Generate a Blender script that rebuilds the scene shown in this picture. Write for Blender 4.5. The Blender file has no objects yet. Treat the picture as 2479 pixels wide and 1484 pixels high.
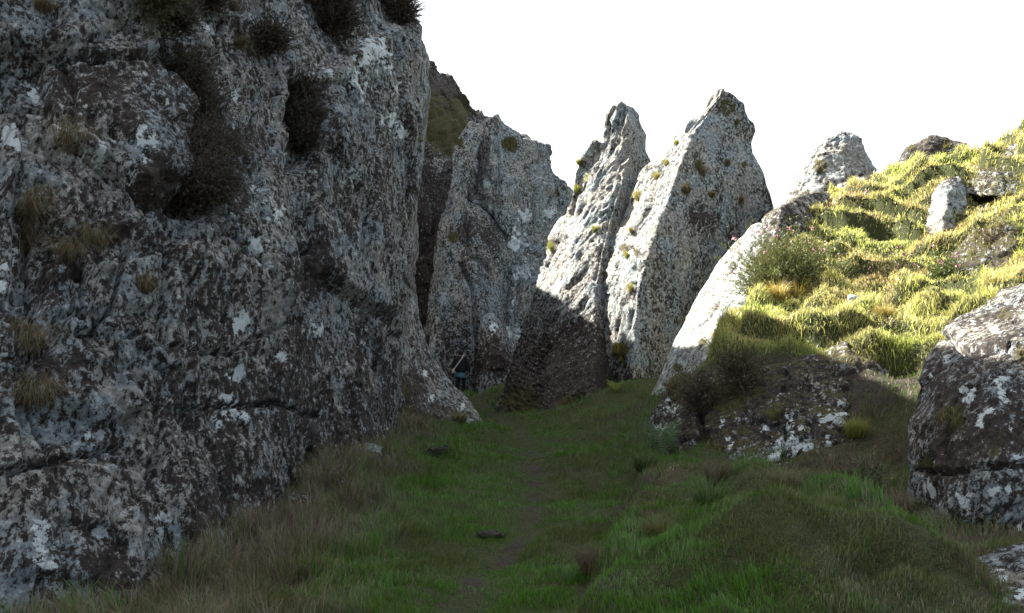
import bpy, math, random
import numpy as np
from mathutils import Vector, Matrix
random.seed(7); rng = np.random.default_rng(7)
S = bpy.context.scene; C = S.collection
R = math.radians
# ------------------------------------------------------------------ camera
FPX, CU, CV, PITCH, EYE = 2146.0, 1239.0, 742.0, R(2.9), 1.6     # photo read at 2478 x 1484
cam_d = bpy.data.cameras.new('camera'); cam = bpy.data.objects.new('camera', cam_d); C.objects.link(cam)
cam.location = (0, 0, EYE); cam.rotation_euler = (math.pi/2+PITCH, 0, 0)
cam_d.sensor_width = 36; cam_d.lens = 36*FPX/2478.0; cam_d.clip_start = 0.1; cam_d.clip_end = 3000
S.camera = cam
# ------------------------------------------------------------------ light
SUN_EL, SUN_AZ = R(41), R(47)          # azimuth measured from +Y towards -X
sdir = Vector((-math.cos(SUN_EL)*math.sin(SUN_AZ), math.cos(SUN_EL)*math.cos(SUN_AZ), math.sin(SUN_EL)))
W = bpy.data.worlds.new('World'); S.world = W; W.use_nodes = True
nt = W.node_tree; bg = nt.nodes['Background']
sky = nt.nodes.new('ShaderNodeTexSky'); sky.sky_type = 'NISHITA'; sky.sun_disc = False
sky.sun_elevation = SUN_EL; sky.sun_rotation = -SUN_AZ; sky.air_density = 1.0; sky.dust_density = 4.0; sky.altitude = 200
# a thin veil of bright haze, thickest towards the sun
tc = nt.nodes.new('ShaderNodeTexCoord'); dt = nt.nodes.new('ShaderNodeVectorMath'); dt.operation = 'DOT_PRODUCT'; dt.inputs[1].default_value = sdir
nt.links.new(tc.outputs['Generated'], dt.inputs[0])
mr = nt.nodes.new('ShaderNodeMapRange'); mr.interpolation_type = 'SMOOTHSTEP'; mr.inputs['From Min'].default_value = -.55; mr.inputs['From Max'].default_value = .5
mr.inputs['To Min'].default_value = .12; mr.inputs['To Max'].default_value = .85; nt.links.new(dt.outputs['Value'], mr.inputs['Value'])
mxs = nt.nodes.new('ShaderNodeMix'); mxs.data_type = 'RGBA'; nt.links.new(mr.outputs[0], mxs.inputs[0]); nt.links.new(sky.outputs[0], mxs.inputs[6])
mxs.inputs[7].default_value = (5.0, 5.1, 5.25, 1)
nt.links.new(mxs.outputs[2], bg.inputs[0]); bg.inputs[1].default_value = 0.052
sl = bpy.data.lights.new('sun', 'SUN'); sl.energy = 5.0; sl.angle = R(0.5); sl.color = (1, .95, .85)
so = bpy.data.objects.new('sun', sl); C.objects.link(so); so.rotation_euler = (-sdir).to_track_quat('-Z', 'Y').to_euler()
S.view_settings.view_transform = 'Standard'; S.view_settings.look = 'None'
S.view_settings.exposure = 2.7; S.view_settings.gamma = 1; S.view_settings.use_curve_mapping = False
# ------------------------------------------------------------------ helpers
cp, sp = math.cos(PITCH), math.sin(PITCH)
def P(u, v, Y):
    a = (np.asarray(u, float)-CU)/FPX; b = (CV-np.asarray(v, float))/FPX
    dy = cp-b*sp; dz = sp+b*cp; Y = np.asarray(Y, float)
    return np.stack([a*Y/dy, Y+0*a, EYE+dz*Y/dy], -1)
def proj(p):
    x, y, z = p[..., 0], p[..., 1], p[..., 2]-EYE
    f = y*cp+z*sp; b = -y*sp+z*cp; f = np.where(f < .05, .05, f)
    return CU+x/f*FPX, CV-b/f*FPX
perm = rng.permutation(256).astype(np.int64); perm = np.concatenate([perm]*3)
grad = rng.normal(size=(256, 3)); grad /= np.linalg.norm(grad, axis=1)[:, None]
rnd3 = rng.random((256, 3)); rnd4 = rng.normal(size=(256, 3))
def hsh(i, j, k): return perm[perm[perm[i & 255]+(j & 255)]+(k & 255)]
def noise(p):
    i = np.floor(p).astype(np.int64); f = p-i; w = f*f*f*(f*(f*6-15)+10); r = 0
    for dx in (0, 1):
        wx = w[..., 0] if dx else 1-w[..., 0]
        for dy in (0, 1):
            wy = w[..., 1] if dy else 1-w[..., 1]
            for dz in (0, 1):
                wz = w[..., 2] if dz else 1-w[..., 2]
                g = grad[hsh(i[..., 0]+dx, i[..., 1]+dy, i[..., 2]+dz)]
                r = r+wx*wy*wz*((f-np.array([dx, dy, dz]))*g).sum(-1)
    return r*1.6
def fbm(p, o=4, ro=.5):
    s = 0; a = 1; t = 0
    for q in range(o): s = s+a*noise(p*2**q+q*17.3); t += a; a *= ro
    return s/t*1.4
def ridged(p, o=4):
    s = 0; a = 1; t = 0
    for q in range(o): s = s+a*(1-2*np.abs(noise(p*2**q+q*9.1))); t += a; a *= .5
    return s/t
def facet(p):
    """nearest-cell tilted facets: (offset, distance to second cell minus first)"""
    i = np.floor(p).astype(np.int64); d1 = np.full(p.shape[:-1], 9.); d2 = d1.copy(); off = np.zeros(p.shape[:-1])
    for dx in (-1, 0, 1):
        for dy in (-1, 0, 1):
            for dz in (-1, 0, 1):
                h = hsh(i[..., 0]+dx, i[..., 1]+dy, i[..., 2]+dz)
                q = p-(i+np.array([dx, dy, dz])+rnd3[h]); d = (q*q).sum(-1)
                o = (q*rnd4[h]).sum(-1)+rnd4[h][..., 0]*.25
                c = d < d1
                d2 = np.where(c, d1, np.minimum(d2, d)); off = np.where(c, o, off); d1 = np.where(c, d, d1)
    return off, np.sqrt(d2)-np.sqrt(d1)
def sstep(a, b, x): t = np.clip((x-a)/(b-a), 0, 1); return t*t*(3-2*t)
def seg_dist(U, V, pl):
    best = np.full(U.shape, 1e9)
    for (a, b), (c, d) in zip(pl[:-1], pl[1:]):
        L = (c-a)**2+(d-b)**2+1e-9; t = np.clip(((U-a)*(c-a)+(V-b)*(d-b))/L, 0, 1)
        best = np.minimum(best, np.hypot(U-a-t*(c-a), V-b-t*(d-b)))
    return best
def poly_sd(U, V, pl):
    ins = np.zeros(U.shape, bool); n = len(pl)
    for i in range(n):
        (x1, y1), (x2, y2) = pl[i], pl[(i+1) % n]
        c = ((y1 > V) != (y2 > V)) & (U < (x2-x1)*(V-y1)/(y2-y1+1e-9)+x1); ins ^= c
    d = seg_dist(U, V, list(pl)+[pl[0]]); return np.where(ins, d, -d)
def tag(o, label=None, cat=None, group=None, kind=None):
    if label: o['label'] = label
    if cat: o['category'] = cat
    if group: o['group'] = group
    if kind: o['kind'] = kind
    return o
def link(name, me, mat=None, parent=None, loc=None):
    o = bpy.data.objects.new(name, me); C.objects.link(o)
    if mat is not None and me is not None: me.materials.append(mat)
    if parent: o.parent = parent
    if loc is not None: o.location = loc
    return o
def npmesh(name, v, quads=None, tris=None, smooth=True, attrs=None):
    me = bpy.data.meshes.new(name); v = np.asarray(v, np.float32)
    me.vertices.add(len(v)); me.vertices.foreach_set('co', v.ravel())
    q = np.zeros((0, 4), np.int32) if quads is None else np.asarray(quads, np.int32)
    t = np.zeros((0, 3), np.int32) if tris is None else np.asarray(tris, np.int32)
    me.loops.add(q.size+t.size); me.loops.foreach_set('vertex_index', np.concatenate([q.ravel(), t.ravel()]))
    me.polygons.add(len(q)+len(t))
    me.polygons.foreach_set('loop_start', np.concatenate([np.arange(len(q))*4, q.size+np.arange(len(t))*3]).astype(np.int32))
    me.update(calc_edges=True)
    me.polygons.foreach_set('use_smooth', np.full(len(q)+len(t), smooth))
    for k, a in (attrs or {}).items():
        a = np.asarray(a, np.float32)
        if a.ndim == 1: at = me.attributes.new(k, 'FLOAT', 'POINT'); at.data.foreach_set('value', a)
        elif a.shape[1] == 3: at = me.attributes.new(k, 'FLOAT_VECTOR', 'POINT'); at.data.foreach_set('vector', a.ravel())
        else: at = me.attributes.new(k, 'FLOAT_COLOR', 'POINT'); at.data.foreach_set('color', a.ravel())
    me.validate(); return me
# ------------------------------------------------------------------ materials
def newmat(n):
    m = bpy.data.materials.new(n); m.use_nodes = True; t = m.node_tree; b = t.nodes['Principled BSDF']
    b.inputs['Roughness'].default_value = .85
    if 'Specular IOR Level' in b.inputs: b.inputs['Specular IOR Level'].default_value = .25
    return m, t, b
def nd(t, ty, **k):
    n = t.nodes.new(ty)
    for a, b in k.items(): setattr(n, a, b)
    return n
def tx_noise(t, vec, scale, detail=4, rough=.55, dist=0):
    n = nd(t, 'ShaderNodeTexNoise'); n.inputs['Scale'].default_value = scale; n.inputs['Detail'].default_value = detail
    n.inputs['Roughness'].default_value = rough; n.inputs['Distortion'].default_value = dist
    t.links.new(vec, n.inputs['Vector']); return n.outputs['Fac']
def ramp(t, fac, a, b):
    n = nd(t, 'ShaderNodeMapRange', interpolation_type='SMOOTHSTEP'); n.inputs['From Min'].default_value = a; n.inputs['From Max'].default_value = b
    t.links.new(fac, n.inputs['Value']); return n.outputs[0]
def mth(t, op, a, b=None):
    n = nd(t, 'ShaderNodeMath', operation=op)
    for i, x in enumerate((a, b)):
        if x is None: continue
        if isinstance(x, (int, float)): n.inputs[i].default_value = x
        else: t.links.new(x, n.inputs[i])
    return n.outputs[0]
def mixc(t, fac, a, b, blend='MIX'):
    n = nd(t, 'ShaderNodeMix', data_type='RGBA', blend_type=blend)
    if isinstance(fac, (int, float)): n.inputs[0].default_value = fac
    else: t.links.new(fac, n.inputs[0])
    for i, x in ((6, a), (7, b)):
        if isinstance(x, tuple): n.inputs[i].default_value = (*x, 1)
        else: t.links.new(x, n.inputs[i])
    return n.outputs[2]
def rock_material():
    m, t, b = newmat('lichened_rock')
    A = lambda n: nd(t, 'ShaderNodeAttribute', attribute_name=n)
    sc = A('sc').outputs['Vector']; moss = A('moss').outputs['Fac']; wh = A('white').outputs['Fac']; br = A('brown').outputs['Fac']; pale = A('pale').outputs['Fac']
    iso = A('pos').outputs['Vector']
    big = tx_noise(t, sc, .9, 4, .6); mid = tx_noise(t, sc, 4.5, 8, .68, .2); fine = tx_noise(t, sc, 13, 10, .76, .15); vf = tx_noise(t, iso, 55, 6, .72); fi2 = tx_noise(t, iso, 9, 10, .78)
    wide = tx_noise(t, sc, .35, 3, .5); w2n = tx_noise(t, iso, .8, 5, .6)
    base = mixc(t, ramp(t, fi2, .38, .62), (.012, .009, .008), (.070, .054, .044))
    k = mth(t, 'ADD', mth(t, 'MULTIPLY', mid, .38), mth(t, 'MULTIPLY', fine, .62)); k = mth(t, 'ADD', k, mth(t, 'MULTIPLY', mth(t, 'SUBTRACT', big, .5), .22)); k = mth(t, 'ADD', k, mth(t, 'MULTIPLY', mth(t, 'SUBTRACT', fi2, .5), .35))
    k = mth(t, 'ADD', k, mth(t, 'MULTIPLY', pale, .16)); k = mth(t, 'SUBTRACT', k, mth(t, 'MULTIPLY', br, .10))
    crust = mixc(t, ramp(t, w2n, .42, .58), (.230, .285, .312), (.290, .265, .225))
    crust = mixc(t, ramp(t, fi2, .42, .62), mixc(t, .5, crust, (.07, .065, .06)), mixc(t, .45, crust, (.44, .455, .44)))
    col = mixc(t, ramp(t, k, .478, .515), base, crust)
    k2 = mth(t, 'ADD', mth(t, 'MULTIPLY', fi2, .6), mth(t, 'MULTIPLY', fine, .5)); k2 = mth(t, 'ADD', k2, mth(t, 'MULTIPLY', mth(t, 'SUBTRACT', mid, .5), .25))
    k2 = mth(t, 'ADD', k2, mth(t, 'MULTIPLY', pale, .16)); k2 = mth(t, 'SUBTRACT', k2, mth(t, 'MULTIPLY', br, .08))
    col = mixc(t, ramp(t, k2, .635, .665), col, (.52, .54, .50))
    # round white lichens
    v = nd(t, 'ShaderNodeTexVoronoi'); v.inputs['Scale'].default_value = 2.6
    dv = nd(t, 'ShaderNodeVectorMath', operation='ADD'); nz = nd(t, 'ShaderNodeTexNoise'); nz.inputs['Scale'].default_value = 9; nz.inputs['Detail'].default_value = 4
    t.links.new(sc, nz.inputs['Vector']); sc2 = nd(t, 'ShaderNodeVectorMath', operation='SCALE'); sc2.inputs['Scale'].default_value = .16
    t.links.new(nz.outputs['Color'], sc2.inputs[0]); t.links.new(sc, dv.inputs[0]); t.links.new(sc2.outputs[0], dv.inputs[1]); t.links.new(dv.outputs[0], v.inputs['Vector'])
    sep = nd(t, 'ShaderNodeSeparateColor'); t.links.new(v.outputs['Color'], sep.inputs[0])
    rad = mth(t, 'MULTIPLY', mth(t, 'SUBTRACT', sep.outputs[0], .66), .42); blob = mth(t, 'SUBTRACT', rad, v.outputs['Distance'])
    blob = mth(t, 'SUBTRACT', blob, mth(t, 'MULTIPLY', br, .1))
    w1 = ramp(t, mth(t, 'ADD', blob, mth(t, 'MULTIPLY', mth(t, 'SUBTRACT', fi2, .5), .30)), 0, .03)
    w2 = ramp(t, mth(t, 'ADD', wh, mth(t, 'ADD', mth(t, 'MULTIPLY', mth(t, 'SUBTRACT', fi2, .5), 4.0), mth(t, 'MULTIPLY', mth(t, 'SUBTRACT', w2n, .5), 1.2))), .5, .58)
    ce = nd(t, 'ShaderNodeTexVoronoi', feature='DISTANCE_TO_EDGE'); ce.inputs['Scale'].default_value = 4.2; t.links.new(dv.outputs[0], ce.inputs['Vector'])
    w2 = mth(t, 'MULTIPLY', w2, mth(t, 'MAXIMUM', ramp(t, ce.outputs['Distance'], .006, .022), mth(t, 'GREATER_THAN', pale, -.08)))
    wl = mth(t, 'MAXIMUM', mth(t, 'MULTIPLY', w1, .75), w2)
    col = mixc(t, wl, col, mixc(t, ramp(t, vf, .3, .6), (.42, .46, .46), (.64, .69, .68)))
    mm = ramp(t, mth(t, 'ADD', moss, mth(t, 'MULTIPLY', mth(t, 'SUBTRACT', mid, .5), 1.6)), .42, .58)
    mc = mixc(t, ramp(t, fine, .4, .62), (.030, .026, .012), (.085, .075, .020))
    col = mixc(t, mm, col, mc)
    t.links.new(col, b.inputs['Base Color'])
    h = mth(t, 'ADD', mth(t, 'MULTIPLY', mid, .7), mth(t, 'MULTIPLY', fine, .5)); h = mth(t, 'ADD', h, mth(t, 'MULTIPLY', vf, .10))
    h = mth(t, 'ADD', h, mth(t, 'MULTIPLY', wl, .02))
    bp = nd(t, 'ShaderNodeBump'); bp.inputs['Strength'].default_value = .85; bp.inputs['Distance'].default_value = .16
    t.links.new(h, bp.inputs['Height']); t.links.new(bp.outputs[0], b.inputs['Normal']); return m
M_ROCK = rock_material()
def ground_material():
    m, t, b = newmat('turf_and_soil'); A = lambda n: nd(t, 'ShaderNodeAttribute', attribute_name=n)
    g = nd(t, 'ShaderNodeNewGeometry').outputs['Position']
    n1 = tx_noise(t, g, 2.2, 6, .6); n2 = tx_noise(t, g, 22, 6, .7); n3 = tx_noise(t, g, 90, 5, .75)
    green = mixc(t, ramp(t, n3, .40, .62), mixc(t, ramp(t, n2, .4, .6), (.010, .014, .005), (.026, .042, .009)), (.070, .072, .026))
    dry = mixc(t, ramp(t, n2, .35, .65), (.025, .020, .012), (.075, .060, .034))
    soil = mixc(t, ramp(t, n2, .3, .7), (.020, .015, .011), (.065, .050, .040))
    col = mixc(t, ramp(t, mth(t, 'ADD', A('dry').outputs['Fac'], mth(t, 'SUBTRACT', n1, .5)), .35, .65), green, dry)
    col = mixc(t, ramp(t, mth(t, 'ADD', A('soil').outputs['Fac'], mth(t, 'MULTIPLY', mth(t, 'SUBTRACT', n2, .5), 1.2)), .4, .6), col, soil)
    t.links.new(col, b.inputs['Base Color']); b.inputs['Roughness'].default_value = 1
    bp = nd(t, 'ShaderNodeBump'); bp.inputs['Strength'].default_value = 1; bp.inputs['Distance'].default_value = .05
    t.links.new(mth(t, 'ADD', n2, mth(t, 'MULTIPLY', n3, .3)), bp.inputs['Height']); t.links.new(bp.outputs[0], b.inputs['Normal']); return m
M_GROUND = ground_material()
def leaf_material(name, trans=.4):
    m = bpy.data.materials.new(name); m.use_nodes = True; t = m.node_tree; t.nodes.clear()
    a = nd(t, 'ShaderNodeAttribute', attribute_name='col'); o = nd(t, 'ShaderNodeOutputMaterial')
    d = nd(t, 'ShaderNodeBsdfDiffuse'); tr = nd(t, 'ShaderNodeBsdfTranslucent'); mx = nd(t, 'ShaderNodeMixShader'); mx.inputs[0].default_value = trans
    gl = nd(t, 'ShaderNodeBsdfGlossy'); gl.inputs['Roughness'].default_value = .45; m2 = nd(t, 'ShaderNodeMixShader'); m2.inputs[0].default_value = .035
    t.links.new(a.outputs['Color'], d.inputs[0]); t.links.new(a.outputs['Color'], tr.inputs[0])
    t.links.new(d.outputs[0], mx.inputs[1]); t.links.new(tr.outputs[0], mx.inputs[2]); t.links.new(mx.outputs[0], m2.inputs[1]); t.links.new(gl.outputs[0], m2.inputs[2]); t.links.new(m2.outputs[0], o.inputs[0]); return m
M_LEAF = leaf_material('grass_blade', .45); M_TWIG = leaf_material('heather_twig', .2)
def plain(name, c, rough=.9, c2=None, scale=40):
    m, t, b = newmat(name); g = nd(t, 'ShaderNodeTexCoord').outputs['Object']
    n = tx_noise(t, g, scale, 4); t.links.new(mixc(t, ramp(t, n, .35, .65), c, c2 or tuple(x*.7 for x in c)), b.inputs['Base Color']); b.inputs['Roughness'].default_value = rough; return m
# ------------------------------------------------------------------ rocks
ROCKS = {}
def resample(pl, n):
    pl = np.array(pl, float); w = P(pl[:, 0], pl[:, 1], pl[:, 2]); s = np.concatenate([[0], np.cumsum(np.linalg.norm(np.diff(w, axis=0), axis=1))]); s /= s[-1]
    t = np.linspace(0, 1, n); return np.stack([np.interp(t, s, w[:, k]) for k in range(3)], -1)
def blur(G, n, axis):
    for _ in range(n): G = (G+np.roll(G, 1, axis)+np.roll(G, -1, axis))/3 if axis == 1 else np.concatenate([G[:1], (G[:-2]+G[1:-1]+G[2:])/3, G[-1:]], 0)
    return G
def rock(name, label, curves, push, cat='rock', group=None, res=4.2, grain=(0, 0, 1), stretch=2.6, amp=1., size=1., cracks=(), blocks=(), white=(), moss=(), brown=(), pale=0., mossup=0., soften=3, mat=None, kind=None, back=.3, seed=0., taper=.55, capk=.10, ribs=0., ribcol=None, det=1., parent=None):
    """curves: edge lines of the visible face, left to right, each bottom to top (u, v, distance); push: vector from the visible face to the hidden back"""
    push = np.array(push, float); cw = [resample(c, 40) for c in curves]
    uv = [np.stack(proj(c), -1) for c in cw]
    L = max(np.linalg.norm(np.diff(q, axis=0), axis=1).sum() for q in uv); Mr = int(max(16, min(460, L/res)))
    cw = np.array([resample(c, Mr) for c in curves])                                   # (K, M, 3)
    seg = [max(3, int(np.percentile(np.hypot(*(uv[i+1]-uv[i]).T), 75)/res)) for i in range(len(uv)-1)]
    F = []
    for i, n in enumerate(seg):
        s = np.arange(n)/n; F.append(cw[i][:, None]*(1-s)[None, :, None]+cw[i+1][:, None]*s[None, :, None])
    F.append(cw[-1][:, None]); F = np.concatenate(F, 1); N = F.shape[1]
    if soften:                                                                         # round the edges a little, keep the ends
        for _ in range(soften): F[:, 1:-1] = (F[:, :-2]+2*F[:, 1:-1]+F[:, 2:])/4; F[1:-1] = (F[:-2]+2*F[1:-1]+F[2:])/4
    Nb = max(8, int(N*back)); sb = np.linspace(1, 0, Nb+2)[1:-1]
    idx = sb*(N-1); i0 = np.floor(idx).astype(int); fr = (idx-i0)[None, :, None]; Fb = F[:, i0]*(1-fr)+F[:, np.minimum(i0+1, N-1)]*fr
    prof = np.sqrt(1-np.abs(2*sb-1)**3.); tt = np.linspace(0, 1, Mr)
    B = Fb+push[None, None]*prof[None, :, None]*(1-taper*tt[:, None, None]**3)
    G = np.concatenate([F, B], 1); K = 7
    topm = np.concatenate([F[-1], Fb[-1]], 0)                                          # medial line of the top
    sf = np.linspace(0, 1, N); wf = push*.45*.5*np.sqrt(1-np.abs(2*sf-1)**3.)[:, None]
    topm = topm+np.concatenate([wf, push*.45*.5*prof[:, None]], 0); hgt = np.linalg.norm(push)*capk
    cap = []
    for k in range(1, K+1):
        a = k/K; row = G[-1]*(1-a)+topm*a; row[:, 2] += hgt*math.sin(a*math.pi/2)*np.concatenate([np.sqrt(1-np.abs(2*sf-1)**3.), prof])*.6; cap.append(row)
    G = np.concatenate([G, np.array(cap)], 0)
    Gs = blur(blur(G, 4, 1), 4, 0)
    du = np.roll(Gs, -1, 1)-np.roll(Gs, 1, 1); dv = np.gradient(Gs, axis=0); nn = np.cross(du, dv); nn /= np.linalg.norm(nn, axis=-1)[..., None]+1e-9
    cen = G[:Mr].mean((0, 1)); fl = ((G[:Mr]-cen)*nn[:Mr]).sum(-1).mean() < 0
    if fl: nn = -nn
    nn[-1] = (0, 0, 1); nn[-2] = nn[-2]*.5+np.array((0, 0, .5)); nn = blur(nn, 3, 1); nn /= np.linalg.norm(nn, axis=-1)[..., None]+1e-9
    U, V = proj(G); front = np.zeros(G.shape[:2]); front[:, :N] = 1
    d = np.zeros(G.shape[:2])
    for pl, off, soft in blocks: d += off*sstep(-soft, soft, poly_sd(U, V, pl))*front
    for pl, w, dep in cracks:
        dd = seg_dist(U+8*noise(G*1.3+3), V+8*noise(G*1.3+9), pl); d -= dep*np.exp(-(dd/w)**2)*front
    g = np.array(grain, float); g /= np.linalg.norm(g)
    def st(k): return G-(G@g)[..., None]*g*(1-1/k)                                      # compress along grain -> stretched features
    q = st(stretch)+seed; q = q+.25*size*np.stack([noise(G/size*.9+s) for s in (1.1, 5.2, 8.7)], -1)
    f1, e1 = facet(q/(1.15*size)); f2, e2 = facet(q/(.42*size)+4); f3, e3 = facet(q/(.16*size)+7)
    d += amp*size*(.17*fbm(G/(2.4*size)+seed, 3)+.10*f1*.55+.045*f2*.8+.020*f3)
    d -= amp*size*(.035*np.exp(-(e1/.05)**2)+.012*np.exp(-(e2/.08)**2))
    d += amp*size*(.05*ridged(q/(.55*size), 4)+.034*fbm(q/(.16*size), 4, .65))
    if ribs:
        qr = G-(G@g)[..., None]*g*(1-1/4.5)+seed; qr = qr+.10*np.stack([noise(G*1.7+s) for s in (1.1, 5.2, 8.7)], -1)
        rb = ridged(qr/.34, 4); rm = np.zeros(G.shape[:2]); nc_ = sum(seg[:ribcol]) if ribcol else N; rm[:, :nc_] = 1; rm = blur(rm, 3, 1); d = d*(.3+.7*rm) if ribcol else d; d += rm*ribs*(.12*rb+.03*facet(qr/.45)[0])
    Gd = G+nn*d[..., None]; U, V = proj(Gd); na = 1.1*noise(Gd*5.5*det**.5/size**.5+2.2); nb2 = 1.1*noise(Gd*5.5*det**.5/size**.5+8.8)
    at = {}
    flat = lambda a: a.reshape(-1)
    wv = np.zeros(G.shape[:2])
    for (u, v, r) in white: wv = np.maximum(wv, np.clip(1.2-np.hypot(U-u+r*na, (V-v+r*nb2)*.85)/r*1.0, 0, .95)*front)
    mv = np.zeros(G.shape[:2]); bv = np.zeros(G.shape[:2])
    for e in moss: mv = np.maximum(mv, (e[3] if len(e) > 3 else 1)*np.clip(1.3-np.hypot(U-e[0], V-e[1])/e[2], 0, 1)*front)
    for e in brown:
        mv0 = (e[3] if len(e) > 3 else 1)*np.clip(1.3-np.hypot(U-e[0], V-e[1])/e[2], 0, 1)*front; bv = np.maximum(bv, mv0)
    # where soil and moss settle: surfaces that face up
    du = np.roll(Gd, -1, 1)-np.roll(Gd, 1, 1); dv = np.gradient(Gd, axis=0); n2 = np.cross(du, dv); n2 /= np.linalg.norm(n2, axis=-1)[..., None]+1e-9
    if fl: n2 = -n2
    if mossup: mv = np.maximum(mv, mossup*sstep(.45, .85, n2[..., 2]))
    at['sc'] = det*(Gd-(Gd@g)[..., None]*g*(1-1/(1+(stretch-1)*.5))).reshape(-1, 3)+seed; at['pos'] = det*Gd.reshape(-1, 3); at['white'] = flat(wv); at['moss'] = flat(mv); at['brown'] = flat(bv); at['pale'] = np.full(wv.size, pale)
    H, Wd = G.shape[:2]; ii = np.arange(H*Wd).reshape(H, Wd); a = ii[:-1]; b_ = np.roll(ii, -1, 1)[:-1]; c = np.roll(ii, -1, 1)[1:]; e = ii[1:]
    quads = np.stack([a, b_, c, e], -1).reshape(-1, 4)
    if fl: quads = quads[:, ::-1]
    org = G[0].mean(0); me = npmesh(name, Gd.reshape(-1, 3)-org, quads=quads, attrs=at)
    o = link(name, me, mat or M_ROCK, loc=org)
    if parent is not None: o.parent = parent
    else: tag(o, label, cat, group, kind)
    ROCKS.setdefault(name, []).append((Gd, n2, U, V, mv, front)); o['_i'] = 0; del o['_i']
    return Gd, n2
# ------------------------------------------------------------------ ground
def WP(l): return [tuple(P(*q)) for q in l]
ctl = [(-8, 4, .1), (-4, 4, .05), (-3.4, 6, .02), (-2.6, 5.5, .0), (0, 2, 0), (0, 4, 0), (0, 6, 0), (3, 3, .05), (6, 4, .4), (-2.6, 8, .15), (-2.3, 11, .38), (-2.1, 14, .3), (-.3, 8, 0), (0, 12, 0), (.3, 16, 0),
       (-2, 17, .25), (-.6, 17, .12), (-.5, 20, .02), (-1.0, 24, -.05), (-1.6, 33, 0), (-3.5, 33, .3), (-2, 40, .3), (1, 40, 2), (-6, 50, 3), (2.2, 16, .25), (1.2, 12, .08), (1.5, 9, .05), (1.3, 6.5, .05),
       (.9, 20, .12), (1.2, 25, .3)]
ctl += WP([(1560, 965, 18), (1600, 1010, 14), (1600, 1130, 11.2), (1560, 1230, 8.8), (1540, 1380, 6.4),
           (1700, 890, 12.6), (1800, 893, 12), (1900, 895, 11.9), (2000, 890, 11.7), (2100, 880, 11.4), (2200, 890, 11.2),
           (1830, 770, 14.2), (2000, 740, 14.6), (2200, 740, 14.2), (2400, 740, 12.6), (2600, 700, 11.5),
           (1950, 620, 17), (2100, 600, 17.2), (2300, 600, 16.3), (2478, 560, 15), (2700, 520, 14),
           (1890, 610, 18.4), (2000, 500, 20), (2150, 440, 20.5), (2300, 425, 20.5), (2400, 392, 19.5), (2478, 345, 19), (2700, 240, 18.5),
           (1700, 1190, 9.6), (1800, 1200, 9.6), (2000, 1190, 9.5), (2100, 1170, 9.4), (2180, 1170, 9.2), (2100, 1300, 7.3), (1900, 1300, 7.6), (2250, 1370, 6.5), (2478, 1420, 6.0), (2700, 1420, 6), (1750, 1420, 6.0), (2600, 1200, 7.5)])
ctl += [(6, 26, 4.2), (9, 26, 5.0), (12, 26, 5.8), (14, 21, 6.5), (12, 14, 4.2), (9, 8, 2.0), (5, 30, 3.0), (10, 34, 3.5), (16, 34, 4.5), (4, 26, 2.4), (-10, 20, 1), (-10, 35, 2), (20, 10, 4), (3, 34, 2.5)]
ctl += [(3.6, 20, 1.0), (4.6, 21.5, 1.2), (5.6, 23.2, 1.8), (3.0, 17.8, .85), (4.0, 19.2, 1.1), (2.6, 20.5, .9)]
ctl = np.array(ctl)
def tps_k(r2): return .5*r2*np.log(r2+1e-6)
X = ctl[:, :2]/10; n = len(X); K_ = tps_k(((X[:, None]-X[None])**2).sum(-1))+np.eye(n)*.0006
Pm = np.c_[np.ones(n), X]; Am = np.block([[K_, Pm], [Pm.T, np.zeros((3, 3))]]); tw = np.linalg.solve(Am, np.r_[ctl[:, 2], 0, 0, 0])
def smooth_z(x, y):
    q = np.stack([np.clip(x, -14, 22), np.clip(y, .5, 48)], -1)/10; sh = q.shape[:-1]; q = q.reshape(-1, 2); out = np.zeros(len(q))
    for s in range(0, len(q), 60000):
        k = tps_k(((q[s:s+60000, None]-X[None])**2).sum(-1)); out[s:s+60000] = k@tw[:n]+tw[n]+q[s:s+60000]@tw[n+1:]
    out = out.reshape(sh); out = np.clip(out, -.3, 7.5)
    far = np.hypot(np.maximum(0, np.abs(x-4)-18), np.maximum(0, y-44)+np.maximum(0, .5-y)); return out*np.exp(-(far/30)**2)-9*(1-np.exp(-(far/60)**2))
path_w = P([1120, 1150, 1225, 1268, 1290, 1298, 1288, 1280, 1262, 1215, 1165, 1160, 1150], [1500, 1385, 1325, 1280, 1220, 1160, 1100, 1075, 1050, 1012, 985, 950, 915],
           [5.2, 6.4, 7.3, 8.0, 9.3, 11.1, 13.7, 15.2, 17.2, 21, 25.5, 34, 38])[:, :2]
def path_d(x, y): return seg_dist(x, y, [tuple(q) for q in path_w])
def slope_mask(x, y, z0=None):
    z0 = smooth_z(x, y) if z0 is None else z0
    return sstep(1.15, 1.7, z0)*sstep(2.0, 3.2, x)*sstep(30, 26, y)
HOLLOWS = [(*P(u, v, Y)[:2], hr, hd) for u, v, Y, hr, hd in [(2130, 585, 17.3, .26, .45), (2400, 520, 17.2, .5, .35), (2222, 838, 12.3, .24, .3), (2310, 845, 12.0, .28, .32), (2165, 900, 11.2, .28, .6), (2330, 690, 14.8, .35, .2), (2170, 660, 15.9, .3, .2)]]
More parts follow.
